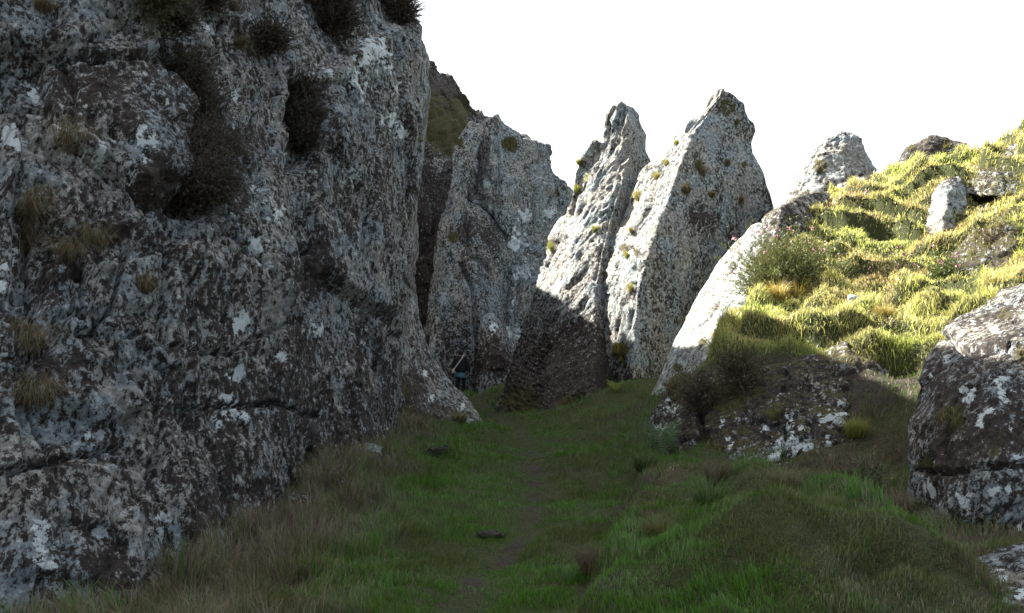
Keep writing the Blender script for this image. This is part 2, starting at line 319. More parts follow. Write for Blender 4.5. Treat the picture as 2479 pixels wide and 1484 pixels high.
def ground_z(x, y, full=False):
    z0 = smooth_z(x, y); sm = slope_mask(x, y, z0); p3 = np.stack([x, y, 0*x], -1)
    n1 = fbm(p3*.8, 3); n2 = fbm(p3*2.6+5, 3)
    bx = x-np.interp(y, [4, 6.1, 7.9, 10.2, 11.4], [.2, .66, 1.03, 1.53, 1.6]); bm_ = sstep(12.2, 10.5, y)*(1-sm); n3 = fbm(p3*1.5+15, 3)
    z = z0+.06*n1*(1-sm)+.03*n2+.16*fbm(p3*2.1+19, 3)*sstep(.5, 1.1, x)*sstep(9.5, 8, y)*sstep(2.8, 2.2, x)+bm_*sstep(3.8, 5.6, y)*(.30*sstep(-.15+.1*n3, .12+.1*n3, bx)-.10*sstep(.4, 1.6, bx)+.34*sstep(.1, 1.2, bx)*sstep(8.8, 7.4, y)*sstep(3.0, 2.3, x))+(1-sm)*sstep(.5, 1.5, bx)*.10*np.maximum(0, n3+.2)*bm_
    # grassy hummocks and little steps on the slope
    ph = z0*2.3+1.6*fbm(p3*np.array([.45, .45, 1])+11, 2); fr_ = ph-np.floor(ph); stp = sstep(.0, .28, fr_)-fr_
    z = z+sm*(.50*stp*(.5+.8*sstep(-.3, .4, fbm(p3*.7+31, 2)))+.13*fbm(p3*1.7+2, 2)+.10*np.abs(n2))
    dpa = path_d(x, y); z = z-.05*np.exp(-(dpa/.28)**2)
    # left bank of dry tussocks against the cliff
    for hx, hy, hr, hd in HOLLOWS: z = z-hd*np.exp(-(((x-hx)**2+((y-hy)*.8)**2)/hr**2)**1.5)
    z = z+.10*sstep(-.9, -2.2, x)*np.maximum(0, n2)*sstep(40, 20, y)
    return (z, z0, sm, dpa) if full else z
th = np.concatenate([np.linspace(-180, -40, 22)[:-1], np.linspace(-40, 40, 420), np.linspace(40, 180, 22)[1:-1]])
rr = np.concatenate([np.geomspace(.4, 3.5, 16)[:-1], np.geomspace(3.5, 42, 400), np.geomspace(42, 900, 40)[1:]])
T, Rr = np.meshgrid(np.radians(th), rr); gx = np.sin(T)*Rr; gy = np.cos(T)*Rr
gz, gz0, gsm, gdp = ground_z(gx, gy, True); gu, gv = proj(np.stack([gx, gy, gz], -1))
def dryness(x, y, sm=None):
    p = np.stack([x, y, 0*x], -1); d = .25+.28*fbm(p*.6+40, 3)+.15*fbm(p*2.5, 2)
    d = d+.5*sstep(-.7, -1.8, x+.03*(y-8))*sstep(30, 22, y)+.30*sstep(1.9, 3.0, x)*sstep(12, 9, y)
    d = d-.35*np.exp(-((x-0.1)/1.0)**2)*sstep(22, 18, y); return np.clip(d, 0, 1)
def soiliness(x, y, dpa):
    p = np.stack([x, y, 0*x], -1); s = np.exp(-(dpa/.13)**2)*(.42+1.1*fbm(p*1.3+8, 2)); s = s*np.where(y > 26, 1.3, 1)
    return np.clip(s, 0, 1)
gd = dryness(gx, gy); gs = soiliness(gx, gy, gdp)
bx_ = gx-np.interp(gy, [4, 6.1, 7.9, 10.2, 11.4], [.2, .66, 1.03, 1.53, 1.6]); gs = np.maximum(gs, np.exp(-((bx_-.02)/.20)**2)*sstep(12, 10.5, gy)*(.35+1.3*np.clip(fbm(np.stack([gx, gy, 0*gx], -1)*1.8+33, 2)+.3, 0, 1)))
gs = np.maximum(gs, .9*sstep(9.9, 10.6, gy)*sstep(13.2, 11.6, gy)*sstep(2.2, 3, gx)*(1-gsm))   # broken earth of the outcrop
nr, nth = gx.shape; ii = np.arange(nr*nth).reshape(nr, nth); a_ = ii[:-1]; b_ = np.roll(ii, -1, 1)[:-1]; c_ = np.roll(ii, -1, 1)[1:]; e_ = ii[1:]
gq = np.stack([a_, e_, c_, b_], -1).reshape(-1, 4); gv3 = np.stack([gx, gy, gz], -1).reshape(-1, 3)
cc = np.array([[0, 0, float(gz[0].mean())]]); tri = np.stack([np.full(nth, len(gv3)), ii[0], np.roll(ii[0], -1)], -1)
tag(link('ground', npmesh('ground', np.vstack([gv3, cc]), quads=gq, tris=tri, attrs={'dry': np.r_[gd.ravel(), 0], 'soil': np.r_[gs.ravel(), 0]}), M_GROUND), kind='structure')
# ------------------------------------------------------------------ the rocks
rock('hill', None, [[(640, 950, 33), (640, 400, 34), (640, 200, 35)], [(880, 950, 38), (880, 120, 39), (880, -120, 40)], [(980, 950, 40), (990, 400, 40.5), (1000, 90, 42)], [(1050, 950, 40.5), (1050, 400, 41.5), (1055, 250, 43), (1050, 145, 45)], [(1100, 900, 42), (1110, 400, 43), (1118, 300, 44), (1098, 192, 48)],  # leftmost columns, unseen behind the cliff, added to block sun from the gully
     [(1200, 900, 44), (1150, 500, 45), (1150, 350, 46), (1145, 262, 49)], [(1300, 900, 45), (1230, 500, 46), (1215, 350, 48), (1190, 290, 50)], [(1400, 950, 46), (1330, 500, 48), (1300, 400, 50), (1270, 335, 51)], [(1500, 950, 47), (1440, 700, 50), (1400, 600, 52), (1380, 480, 52)]],
     (0, 9, -3), kind='structure', res=5, size=2.2, amp=.9, stretch=1.6, moss=[(1085, 320, 75, .9), (1040, 260, 55, .8), (1110, 260, 50, .7)], brown=[(1020, 700, 300, 1.6), (1080, 220, 120, 1.2), (1020, 450, 80, .8)], mossup=.2, seed=3.3)
cliff_white = [(905, 128, 38), (858, 198, 30), (790, 175, 18), (355, 335, 36), (245, 375, 24), (205, 380, 16), (25, 345, 34), (70, 225, 24), (152, 316, 20), (622, 603, 24), (548, 528, 15), (660, 515, 26), (320, 435, 18), (955, 210, 16), (940, 290, 26), (968, 320, 16), (875, 243, 11), (110, 1295, 34), (100, 1360, 26),
     (393, 1285, 22), (585, 785, 26), (548, 960, 15), (560, 990, 24), (590, 1010, 18), (530, 1025, 12), (240, 1290, 18), (208, 1058, 12), (770, 800, 20), (690, 860, 14), (575, 905, 18), (650, 640, 14), (10, 700, 22), (15, 640, 18), (395, 1245, 14), (458, 840, 16), (570, 232, 12), (618, 455, 14), (530, 480, 12), (505, 70, 14), (945, 170, 12), (860, 420, 14), (600, 1290, 14), (545, 1340, 14)]
CL, CLn = rock('cliff', 'towering dark grey cliff spotted with white lichen filling the left of the gully', [
    [(-420, 1560, 4.8), (-420, 700, 5.6), (-420, -300, 7.5)], [(0, 1530, 5.2), (0, 1000, 5.9), (0, 500, 7.0), (0, 150, 8.0), (0, -560, 10.4)],
    [(300, 1510, 5.7), (300, 1000, 6.6), (310, 500, 7.8), (310, 150, 8.9), (310, -560, 11.8)], [(600, 1360, 7.8), (590, 1000, 8.3), (580, 500, 9.3), (560, 150, 10.6), (550, -560, 13)],
    [(750, 1240, 9.8), (740, 900, 10.3), (730, 500, 11), (720, 150, 12), (690, -500, 14.5)], [(900, 1170, 11.8), (890, 900, 12.3), (880, 500, 12.8), (870, 150, 13.8), (820, -300, 16)],
    [(960, 1080, 15.2), (955, 850, 15.0), (950, 600, 15.0), (975, 300, 15.6), (960, 80, 16.5), (920, -20, 16.7), (895, -45, 16.5)],
    [(968, 1060, 19), (962, 850, 18), (968, 650, 17.5), (980, 560, 17.5), (1012, 470, 17.5), (1010, 350, 17.5), (1030, 240, 17.8), (1022, 150, 18), (1008, 90, 18), (1000, 45, 18.3), (968, 8, 17.8), (948, -12, 17.0)]],
    (-1.5, 20, -.8), taper=.0, capk=.02, det=1.8, cat='cliff', res=4.0, size=1.15, amp=1.15, stretch=3.4, grain=(.12, .05, 1), soften=3, white=cliff_white, back=.15, seed=1.7,  # cliff top above the frame and hidden back shaped to throw the gully shadow
    brown=[(230, 230, 90, .9), (310, 290, 50, .9), (375, 440, 55, 1.5), (160, 215, 60, .9), (280, 560, 40, .6), (760, 660, 70, .6), (530, 750, 90, .5), (640, 1000, 150, .45), (450, 1000, 110, .45), (830, 950, 130, .45), (830, 1100, 110, .5), (270, 1380, 60, .9), (150, 680, 70, .5), (200, 890, 80, .5), (600, 350, 40, .5), (900, 450, 110, .25), (130, 1130, 60, .6), (560, 1150, 190, .45), (850, 1020, 170, .5), (700, 900, 120, .4)],
    blocks=[([(100, 190), (300, 185), (380, 220), (432, 310), (430, 430), (400, 500), (330, 510), (240, 440), (180, 430), (100, 400)], .17, 12), ([(400, 180), (455, 170), (490, 260), (500, 480), (450, 540), (390, 520), (440, 430), (440, 310)], -.24, 16),
            ([(-50, -60), (300, -60), (340, 60), (350, 160), (300, 190), (100, 170), (-50, 150)], .22, 10), ([(690, 200), (760, 210), (765, 330), (720, 420), (692, 400)], -.25, 12), ([(50, 540), (290, 590), (330, 640), (180, 690), (60, 660)], -.22, 14),
            ([(440, 30), (700, 60), (700, 190), (690, 900), (720, 1200), (600, 1320), (400, 1400), (372, 1000), (372, 640), (480, 520), (510, 300)], .10, 8), ([(760, 180), (950, 60), (1000, 300), (960, 560), (930, 780), (760, 660), (740, 420)], .22, 14),
            ([(150, 790), (260, 830), (330, 1000), (240, 1040), (140, 1000), (60, 960)], .14, 8), ([(640, 1200), (830, 1140), (880, 1190), (760, 1330), (640, 1340)], -.8, 20), ([(110, 620), (330, 560), (350, 760), (90, 780)], .10, 10), ([(0, 1180), (250, 1150), (340, 1300), (300, 1450), (0, 1430)], .08, 12),
            ([(-20, 1180), (20, 1180), (20, 480), (40, 470), (30, 300), (-20, 300)], .13, 8)],
    cracks=[([(372, 620), (372, 1100), (350, 1230)], 5, 0.24), ([(0, 175), (130, 190), (300, 190)], 5, 0.27), ([(0, 285), (100, 300), (110, 350)], 5, 0.21), ([(0, 120), (60, 160), (110, 185)], 5, 0.21), ([(692, 200), (692, 420), (700, 620), (740, 680), (700, 900)], 5, 0.3), ([(755, 440), (748, 520), (760, 600), (720, 640)], 5, 0.18), ([(170, 830), (330, 820), (370, 860)], 6, 0.22), ([(290, 620), (250, 770), (200, 830)], 4, 0.15),
            ([(970, 640), (930, 740), (945, 820)], 8, 0.3), ([(150, 410), (240, 450), (330, 520)], 5, 0.22), ([(400, 1000), (620, 985), (760, 1010)], 4, 0.12), ([(530, 1100), (560, 900), (540, 620)], 4, 0.11), ([(830, 1150), (850, 900), (880, 700)], 4, 0.12), ([(490, 60), (500, 300), (480, 520)], 5, 0.15), ([(370, 860), (520, 870), (640, 790)], 4, 0.14), ([(200, 70), (330, 130), (350, 170)], 4, 0.15), ([(300, 1080), (150, 1130), (0, 1180)], 5, 0.15), ([(600, 250), (588, 700), (612, 1100)], 4, .16), ([(880, 250), (868, 600), (900, 900)], 4, .2), ([(820, 400), (812, 760)], 4, .16), ([(430, 560), (418, 900), (442, 1250)], 4, .14), ([(930, 120), (958, 420), (938, 700)], 4, .2), ([(200, 480), (188, 800)], 4, .1), ([(80, 480), (68, 900), (92, 1150)], 4, .1), ([(660, 500), (650, 900)], 3, .12), ([(505, 520), (488, 980), (500, 1280)], 3, .12), ([(790, 820), (772, 1120)], 3, .14)])
rock('rock_spur', 'low dark rock spur sloping down at the foot of the left cliff beside the walker', [
    [(900, 1120, 15.5), (905, 850, 17), (910, 560, 19)], [(1010, 1070, 16.8), (985, 940, 17.6), (955, 760, 18.4), (945, 600, 19.5)], [(1100, 1050, 18.0), (1050, 960, 19.2), (1000, 860, 20), (968, 720, 20.2), (955, 620, 20.3)],
    [(1180, 1045, 19.4), (1158, 1000, 20.4), (1135, 966, 21.4), (1090, 925, 21.8), (1062, 895, 22), (1028, 830, 22), (1003, 750, 21.7), (982, 690, 21.2), (965, 630, 20.8)]],
    (-3, 2.5, -.5), res=4.2, size=.8, amp=.8, stretch=2, soften=2, grain=(.3, .2, 1), white=[(1045, 965, 12), (1120, 985, 10), (1030, 905, 9), (1000, 1060, 8)], brown=[(980, 940, 70, .8), (1060, 1020, 60, .7)], moss=[(965, 950, 35, .8), (990, 990, 30, .6)], seed=6.1)
rock('rock_crag', 'wide grey crag with a jagged top closing the far end of the gully', [
    [(1110, 1000, 37.5), (1110, 650, 37.5), (1125, 520, 37.8), (1150, 400, 38), (1166, 330, 38), (1172, 300, 38)], [(1195, 1000, 36.5), (1190, 600, 36.8), (1187, 400, 37), (1178, 330, 37.5), (1180, 285, 38)], [(1225, 1000, 36.3), (1220, 600, 36.6), (1215, 400, 37), (1212, 330, 37.5), (1205, 274, 38)],
    [(1250, 1000, 36.3), (1245, 600, 36.8), (1240, 420, 37.4), (1238, 340, 38), (1236, 316, 38.2)], [(1270, 1000, 36.6), (1270, 600, 37.1), (1268, 420, 37.6), (1264, 334, 38.2)], [(1300, 1000, 37), (1300, 500, 37.5), (1302, 345, 38)], [(1350, 1000, 38), (1335, 500, 38), (1328, 352, 38.5)],
    [(1390, 1000, 39), (1352, 520, 39), (1340, 420, 39)], [(1440, 1000, 39.5), (1385, 520, 39.5), (1372, 440, 39.5)], [(1500, 930, 41), (1440, 600, 41), (1398, 470, 41)]],
    (-.2, 5, 0), capk=.02, res=3.8, det=1.4, size=1.3, amp=1.2, stretch=2.6, grain=(.12, 0, 1), soften=1, pale=.18, seed=9.4, mossup=.25, moss=[(1235, 350, 28, .9), (1110, 475, 16, .8), (1345, 470, 20, .5)],
    white=[(1150, 520, 26), (1250, 590, 30), (1265, 660, 26), (1230, 740, 24), (1240, 800, 26), (1190, 770, 20), (1210, 640, 20), (1330, 520, 20), (1270, 520, 22), (1180, 450, 14)],
    cracks=[([(1230, 570), (1225, 640), (1232, 700), (1220, 780)], 5, .35), ([(1130, 490), (1180, 530), (1225, 570)], 5, .4), ([(1265, 600), (1260, 700), (1245, 820)], 5, .3), ([(1215, 400), (1200, 500)], 4, .15), ([(1330, 400), (1320, 560)], 5, .2), ([(1280, 420), (1290, 560)], 4, .15)])
rock('rock_pillar', 'slim grey rock pillar with rounded top split from the far crag by a dark crack', [
    [(1076, 560, 36), (1086, 470, 36), (1097, 400, 36.3), (1100, 368, 36.5), (1112, 342, 36.6)], [(1100, 560, 35.4), (1108, 470, 35.6), (1125, 370, 36), (1130, 312, 36.5), (1138, 297, 36.6)], [(1118, 560, 35.8), (1128, 470, 36), (1150, 380, 36.3), (1165, 320, 36.5), (1154, 300, 36.6)]],
    (-.1, 2, 0), capk=.04, res=3.2, det=1.4, size=.8, amp=.8, seed=2.2, soften=1, pale=.1, moss=[(1112, 345, 12, 1)])
rock('rock_slab', 'rounded lower rock mass leaning on the far crag directly behind the walker', [
    [(1020, 1000, 35.5), (1024, 800, 35.6), (1045, 640, 35.8), (1062, 560, 36), (1080, 490, 36.4)], [(1070, 1000, 34), (1070, 750, 34.3), (1082, 600, 35), (1090, 520, 35.6), (1095, 482, 36.2)], [(1150, 1000, 33.8), (1150, 750, 34.3), (1140, 600, 35.2), (1135, 540, 35.6), (1135, 500, 36.2)],
    [(1200, 1000, 35), (1210, 750, 35.3), (1205, 620, 35.8), (1195, 560, 36.2), (1180, 528, 36.6)], [(1235, 1000, 36.6), (1228, 750, 36.8), (1235, 640, 36.9), (1232, 585, 37), (1225, 570, 37)]],
    (.5, 3, 0), res=3.6, det=1.4, size=1.0, amp=1.0, seed=5.5, stretch=2.2, soften=2, brown=[(1180, 570, 40, .9), (1130, 560, 35, .9), (1070, 830, 60, .5)], moss=[(1097, 575, 16, 1), (1105, 490, 16, .8)],
    cracks=[([(1115, 640), (1145, 700), (1155, 820), (1150, 900)], 5, .35), ([(1130, 545), (1140, 620), (1185, 660)], 5, .3), ([(1045, 700), (1060, 800), (1050, 900)], 5, .25)])
rock('boulder', 'dark pointed boulder wedged below the far crag to the right of the walker', [
    [(1150, 1000, 33.5), (1152, 860, 33.6), (1160, 810, 34), (1166, 770, 34.3)], [(1185, 1000, 32.4), (1185, 850, 32.8), (1185, 800, 33.4), (1185, 762, 34)], [(1230, 1000, 32.8), (1228, 870, 33), (1215, 820, 33.4), (1200, 775, 34)], [(1262, 1000, 34), (1250, 880, 34), (1240, 850, 34), (1215, 800, 34.3)]],
    (.3, 1.5, 0), res=3.2, size=.7, amp=.8, seed=8.5, brown=[(1190, 860, 50, 1)], white=[(1190, 790, 12)])
rock('boulder', 'small upright dark stone at the bottom of the shadowed cleft left of the walker', [
    [(1040, 1000, 33), (1038, 840, 33), (1045, 780, 33.2), (1050, 762, 33.3)], [(1060, 1000, 32.5), (1058, 840, 32.7), (1058, 760, 33.2)], [(1082, 1000, 33), (1078, 850, 33), (1068, 790, 33.2), (1062, 768, 33.3)]], (0, .9, 0), res=3.2, size=.5, amp=.7, seed=3.9)
LEAN = (.50, -.05, .86)
F1, F1n = rock('rock_fin', 'tall leaning rock fin with knobbly top, half sunlit, left of its larger twin', [
    [(1190, 1010, 24.5), (1243, 870, 26), (1288, 740, 27.5), (1318, 640, 28), (1330, 580, 28.3), (1362, 520, 28.5), (1376, 459, 28.5), (1381, 417, 28.5), (1391, 385, 28.5), (1416, 356, 28.4), (1429, 340, 28.3), (1449, 337, 28.1), (1458, 328, 28), (1464, 300, 27.9), (1467, 275, 27.8), (1484, 255, 27.6)],
    [(1320, 1040, 20.5), (1335, 850, 23.5), (1365, 700, 25), (1405, 560, 26.3), (1440, 440, 27), (1482, 330, 27.3), (1498, 250, 27.5)],
    [(1430, 1020, 20), (1440, 850, 22.3), (1442, 690, 23.8), (1468, 560, 25.2), (1508, 430, 26.3), (1540, 330, 27), (1516, 254, 27.4)],
    [(1600, 980, 24), (1560, 800, 25.5), (1530, 650, 26), (1548, 500, 27), (1576, 394, 27.5), (1561, 360, 27.6), (1565, 326, 27.7), (1549, 298, 27.7), (1547, 277, 27.7), (1530, 258, 27.7)]],
    (.4, 3.0, 0), taper=.75, capk=.02, res=3.8, size=.8, amp=1.0, det=1.5, ribcol=2, ribs=.8, stretch=4.0, grain=LEAN, soften=2, seed=4.2, mossup=.1, moss=[(1400, 395, 16, 1), (1392, 455, 12, .9), (1380, 480, 14, .8), (1335, 590, 20, .7), (1260, 980, 60, .9), (1380, 1000, 70, .7), (1490, 980, 60, .9)], pale=.12, brown=[(1330, 900, 170, 1.2), (1440, 920, 110, 1.2), (1250, 900, 90, 1.2), (1500, 900, 60, 1.2)],  # brown at the base paints in the dark of the cliff's shadow
    blocks=[([(1360, 520), (1384, 390), (1430, 345), (1452, 345), (1430, 400), (1390, 520)], -.35, 8)], cracks=[([(1452, 338), (1425, 400), (1375, 520), (1330, 650)], 5, .25), ([(1480, 300), (1440, 420), (1390, 560)], 4, .12), ([(1440, 690), (1468, 560), (1500, 430)], 4, .15)])
F2, F2n = rock('rock_fin', 'largest pointed rock fin with one flat shaded face and one sunlit face', [
    [(1430, 985, 24), (1425, 760, 25), (1412, 690, 25.3), (1462, 600, 25.6), (1503, 550, 25.8), (1543, 448, 26), (1558, 418, 26), (1593, 385, 26), (1614, 372, 25.9), (1630, 335, 25.8), (1640, 328, 25.8), (1655, 330, 25.7), (1661, 305, 25.6), (1690, 291, 25.5), (1712, 266, 25.4), (1716, 246, 25.3), (1735, 227, 25.2)],
    [(1490, 985, 22), (1482, 760, 23), (1500, 640, 23.6), (1560, 500, 24.3), (1620, 400, 24.7), (1680, 310, 24.9), (1742, 222, 25)],
    [(1533, 950, 20.5), (1543, 740, 21.5), (1568, 620, 22), (1612, 500, 22.8), (1642, 410, 23.5), (1690, 310, 24.3), (1752, 220, 24.9)],
    [(1610, 950, 21.5), (1650, 740, 22.3), (1690, 600, 23), (1735, 450, 24), (1760, 330, 24.6), (1768, 226, 25)],
    [(1720, 950, 23), (1740, 740, 23.5), (1770, 600, 24), (1792, 450, 24.4), (1795, 330, 24.9), (1780, 234, 25)],
    [(1760, 950, 24.5), (1800, 700, 24.8), (1873, 505, 25), (1866, 475, 25), (1845, 411, 25), (1824, 374, 25.1), (1819, 347, 25.2), (1829, 316, 25.3), (1825, 300, 25.3), (1812, 287, 25.3), (1804, 268, 25.3), (1801, 250, 25.2), (1787, 240, 25.2)]],
    (.8, 3.2, 0), taper=.75, capk=.02, res=3.8, size=.8, amp=.85, det=1.5, ribcol=2, ribs=.8, stretch=4.0, grain=LEAN, soften=1, seed=7.7, mossup=.12, moss=[(1660, 460, 16, .8), (1545, 470, 14, .6), (1760, 260, 40, .55), (1690, 400, 20, .7), (1510, 600, 14, .8), (1540, 610, 12, .8), (1700, 440, 20, .5), (1500, 850, 26, .9), (1560, 1000, 30, .9), (1800, 400, 16, .6)], brown=[(1620, 760, 60, .25), (1500, 930, 60, .8), (1690, 520, 30, .9)], pale=.12,
    cracks=[([(1530, 600), (1620, 680)], 4, .12), ([(1690, 560), (1760, 600)], 5, .12), ([(1655, 410), (1720, 500), (1780, 600)], 6, .2), ([(1545, 480), (1490, 600), (1440, 700)], 5, .12), ([(1600, 420), (1540, 560), (1480, 720)], 5, .16), ([(1500, 890), (1530, 760), (1545, 640)], 5, .12)])
F3, F3n = rock('rock_slab', 'bright sunlit tilted slab between the large fin and the heather bush', [
    [(1560, 1000, 17.5), (1612, 870, 17.9), (1645, 800, 18.3), (1690, 715, 18.7), (1740, 645, 18.9), (1780, 592, 19), (1820, 545, 19.2)],
    [(1660, 1000, 15.2), (1690, 870, 15.9), (1730, 790, 16.5), (1780, 700, 17.2), (1820, 620, 17.9), (1850, 560, 18.5)],
    [(1770, 1000, 13.8), (1800, 880, 14.6), (1830, 760, 15.8), (1850, 670, 16.8), (1872, 600, 17.6), (1890, 545, 18.5)], [(1900, 1000, 14.5), (1930, 800, 15.8), (1950, 640, 17.6), (1950, 560, 18.8)]],
    (2.5, 2, -.5), res=3.8, size=.7, amp=.7, ribs=.45, stretch=3.5, grain=LEAN, soften=2, seed=12.1, pale=.45, moss=[(1700, 830, 18, .7), (1760, 790, 25, .8), (1640, 890, 20, .7)])
rock('rock_ledge', 'dark shaded rock ledge topped with golden grass above the heather bush', [
    [(1800, 640, 17.4), (1838, 560, 17.8), (1848, 528, 18.0)], [(1855, 660, 16.8), (1880, 560, 17.2), (1890, 505, 17.8)], [(1930, 650, 17.2), (1935, 540, 17.7), (1935, 478, 18.4)], [(1990, 620, 17.8), (1985, 530, 18.3), (1975, 470, 18.8)], [(2040, 580, 18.8), (2030, 500, 19.1), (2010, 475, 19.2)]],
    (1, 2.5, 0), res=3.6, size=.6, amp=.9, stretch=1.8, soften=1, seed=14.3, mossup=.5, brown=[(1900, 560, 70, .3)])
rock('rock_knoll', 'grey rounded rock knoll on the skyline right of the large fin', [
    [(1890, 560, 22), (1908, 470, 22.4), (1932, 430, 22.6), (1952, 400, 22.7), (1972, 365, 22.8)], [(1960, 560, 21), (1970, 450, 21.6), (1985, 380, 22.2), (2004, 334, 22.7)], [(2040, 560, 20.8), (2045, 430, 21.5), (2045, 360, 22.2), (2040, 322, 22.7)],
    [(2100, 560, 21.4), (2095, 430, 21.9), (2085, 370, 22.3), (2072, 332, 22.7)], [(2150, 540, 22.5), (2128, 430, 22.6), (2112, 380, 22.7), (2092, 350, 22.8)]],
    (.8, 2.4, 0), capk=.03, res=3.6, size=.7, amp=.95, stretch=1.8, grain=(.4, 0, .9), soften=1, seed=16.6, pale=.22, moss=[(1985, 405, 22, .9), (2000, 440, 18, .6)])
rock('rock_knoll', 'low brown rock hump on the grassy skyline right of the grey knoll', [
    [(2110, 500, 21.0), (2130, 440, 21.2), (2148, 410, 21.3), (2158, 398, 21.4)], [(2180, 500, 20.2), (2185, 410, 20.6), (2195, 360, 21.3)], [(2250, 500, 20.0), (2250, 400, 20.4), (2250, 336, 21.3)], [(2310, 500, 20.2), (2305, 400, 20.5), (2300, 348, 21.2)], [(2350, 480, 20.3), (2345, 400, 20.6), (2347, 354, 21.0)], [(2395, 470, 21.0), (2372, 410, 21.0), (2362, 372, 21.0)]],
    (1.0, 2.2, 0), capk=.03, res=3.6, size=.7, amp=.9, stretch=1.3, grain=(1, 0, .2), soften=1, seed=18.1, brown=[(2240, 390, 70, 1.1)], moss=[(2200, 350, 30, .6), (2290, 350, 25, .7), (2330, 370, 18, .6)], mossup=.45)
rock('rock_slab', 'small pointed grey slab sticking out of the sunlit grass below the brown hump', [
    [(2236, 560, 16.8), (2250, 520, 17.1), (2262, 475, 17.4), (2275, 445, 17.6)], [(2275, 570, 16.3), (2285, 520, 16.6), (2295, 460, 17.2), (2300, 428, 17.6)], [(2340, 560, 16.8), (2335, 500, 17), (2332, 450, 17.4), (2325, 425, 17.7)]], (.6, 1.5, -.2), res=3.4, size=.5, amp=.8, stretch=2.5, grain=LEAN, seed=20.2, pale=.15)
rock('rock_ledge', 'dark overhanging rock step in the grass near the right edge of the picture', [
    [(2290, 680, 14.6), (2300, 630, 14.8), (2320, 600, 15.0)], [(2370, 680, 14.0), (2375, 620, 14.2), (2380, 565, 14.6)], [(2440, 680, 13.6), (2445, 600, 13.9), (2445, 545, 14.3)], [(2500, 660, 13.6), (2500, 600, 14.0), (2500, 560, 14.4)]], (.4, 1.4, 0), res=3.6, size=.6, amp=1.1, seed=22.2, stretch=1.3, mossup=.95, brown=[(2390, 620, 90, .5)])
for lb, cv, kw in [
    ('broken grey ledge joining the grey knoll to the brown hump on the skyline', [[(1990, 520, 20.6), (2010, 470, 20.9), (2030, 455, 21.1)], [(2060, 520, 20.0), (2065, 470, 20.4), (2070, 435, 20.9)], [(2110, 510, 20.0), (2115, 460, 20.4), (2120, 425, 20.9)], [(2175, 500, 20.6), (2170, 450, 20.8), (2160, 425, 21.1)]], dict(size=.5, amp=1.2, pale=.1, mossup=.5)),
    ('pale craggy rocks under the skyline at the far right edge', [[(2330, 470, 17.6), (2350, 425, 18), (2370, 400, 18.2)], [(2400, 480, 17), (2410, 425, 17.4), (2420, 385, 18)], [(2460, 470, 16.8), (2465, 410, 17.3), (2470, 350, 18)], [(2540, 460, 17), (2540, 380, 17.6), (2530, 320, 18.2)]], dict(size=.5, amp=1.2, pale=.15, mossup=.8)),
    ('dark rock face with a grassy lip directly above the right end of the outcrop', [[(1960, 930, 11.3), (1980, 880, 11.6), (2000, 850, 11.9)], [(2040, 960, 10.9), (2045, 890, 11.2), (2050, 835, 11.7)], [(2100, 960, 10.9), (2105, 890, 11.2), (2105, 840, 11.7)], [(2150, 950, 11.3), (2150, 890, 11.6), (2140, 860, 11.9)]], dict(size=.4, amp=1.3, mossup=.8, brown=[(2050, 900, 60, .8)])),
    ('low dark rock step cut into the turf above the foot of the sunlit slope', [[(2130, 830, 12.8), (2150, 800, 13.1), (2165, 780, 13.3)], [(2230, 850, 12.3), (2235, 810, 12.6), (2240, 775, 13)], [(2310, 860, 12), (2315, 820, 12.3), (2315, 785, 12.7)], [(2370, 840, 12.1), (2365, 810, 12.4), (2355, 790, 12.7)]], dict(size=.4, amp=1.3, mossup=.9, brown=[(2250, 830, 100, .8)])),
    ('small jagged rock breaking the turf between the heather bush and the pointed slab', [[(2060, 690, 15.6), (2075, 655, 15.8), (2085, 640, 16)], [(2115, 700, 15.3), (2120, 655, 15.6), (2120, 630, 15.9)], [(2170, 690, 15.5), (2165, 660, 15.7), (2155, 640, 16)]], dict(size=.35, amp=1.2, mossup=.7))]:
    rock('rock_ledge', lb, cv, (.2, 1.2, -.1), res=3.6, stretch=1.4, soften=1, seed=31+len(lb)*.37, **kw)
rock('rock_ledge', 'low mossy earth and rock edge along the right side of the path in the foreground', [[(1426, 1422, 5.9), (1451, 1372, 6.2), (1471, 1327, 6.4)], [(1496, 1402, 6.2), (1521, 1332, 6.5), (1541, 1262, 7.0)], [(1556, 1332, 7.0), (1571, 1252, 7.4), (1586, 1172, 8.2)], [(1596, 1252, 8.3), (1611, 1182, 8.8), (1626, 1150, 9.5)], [(1646, 1230, 9.3), (1666, 1180, 9.7), (1676, 1140, 10)]],
    (.7, .5, -.05), res=3.6, size=.3, amp=1.5, det=2, stretch=1.5, soften=1, seed=51.3, mossup=.9, brown=[(1500, 1380, 90, 1.2), (1600, 1240, 90, 1.2)])
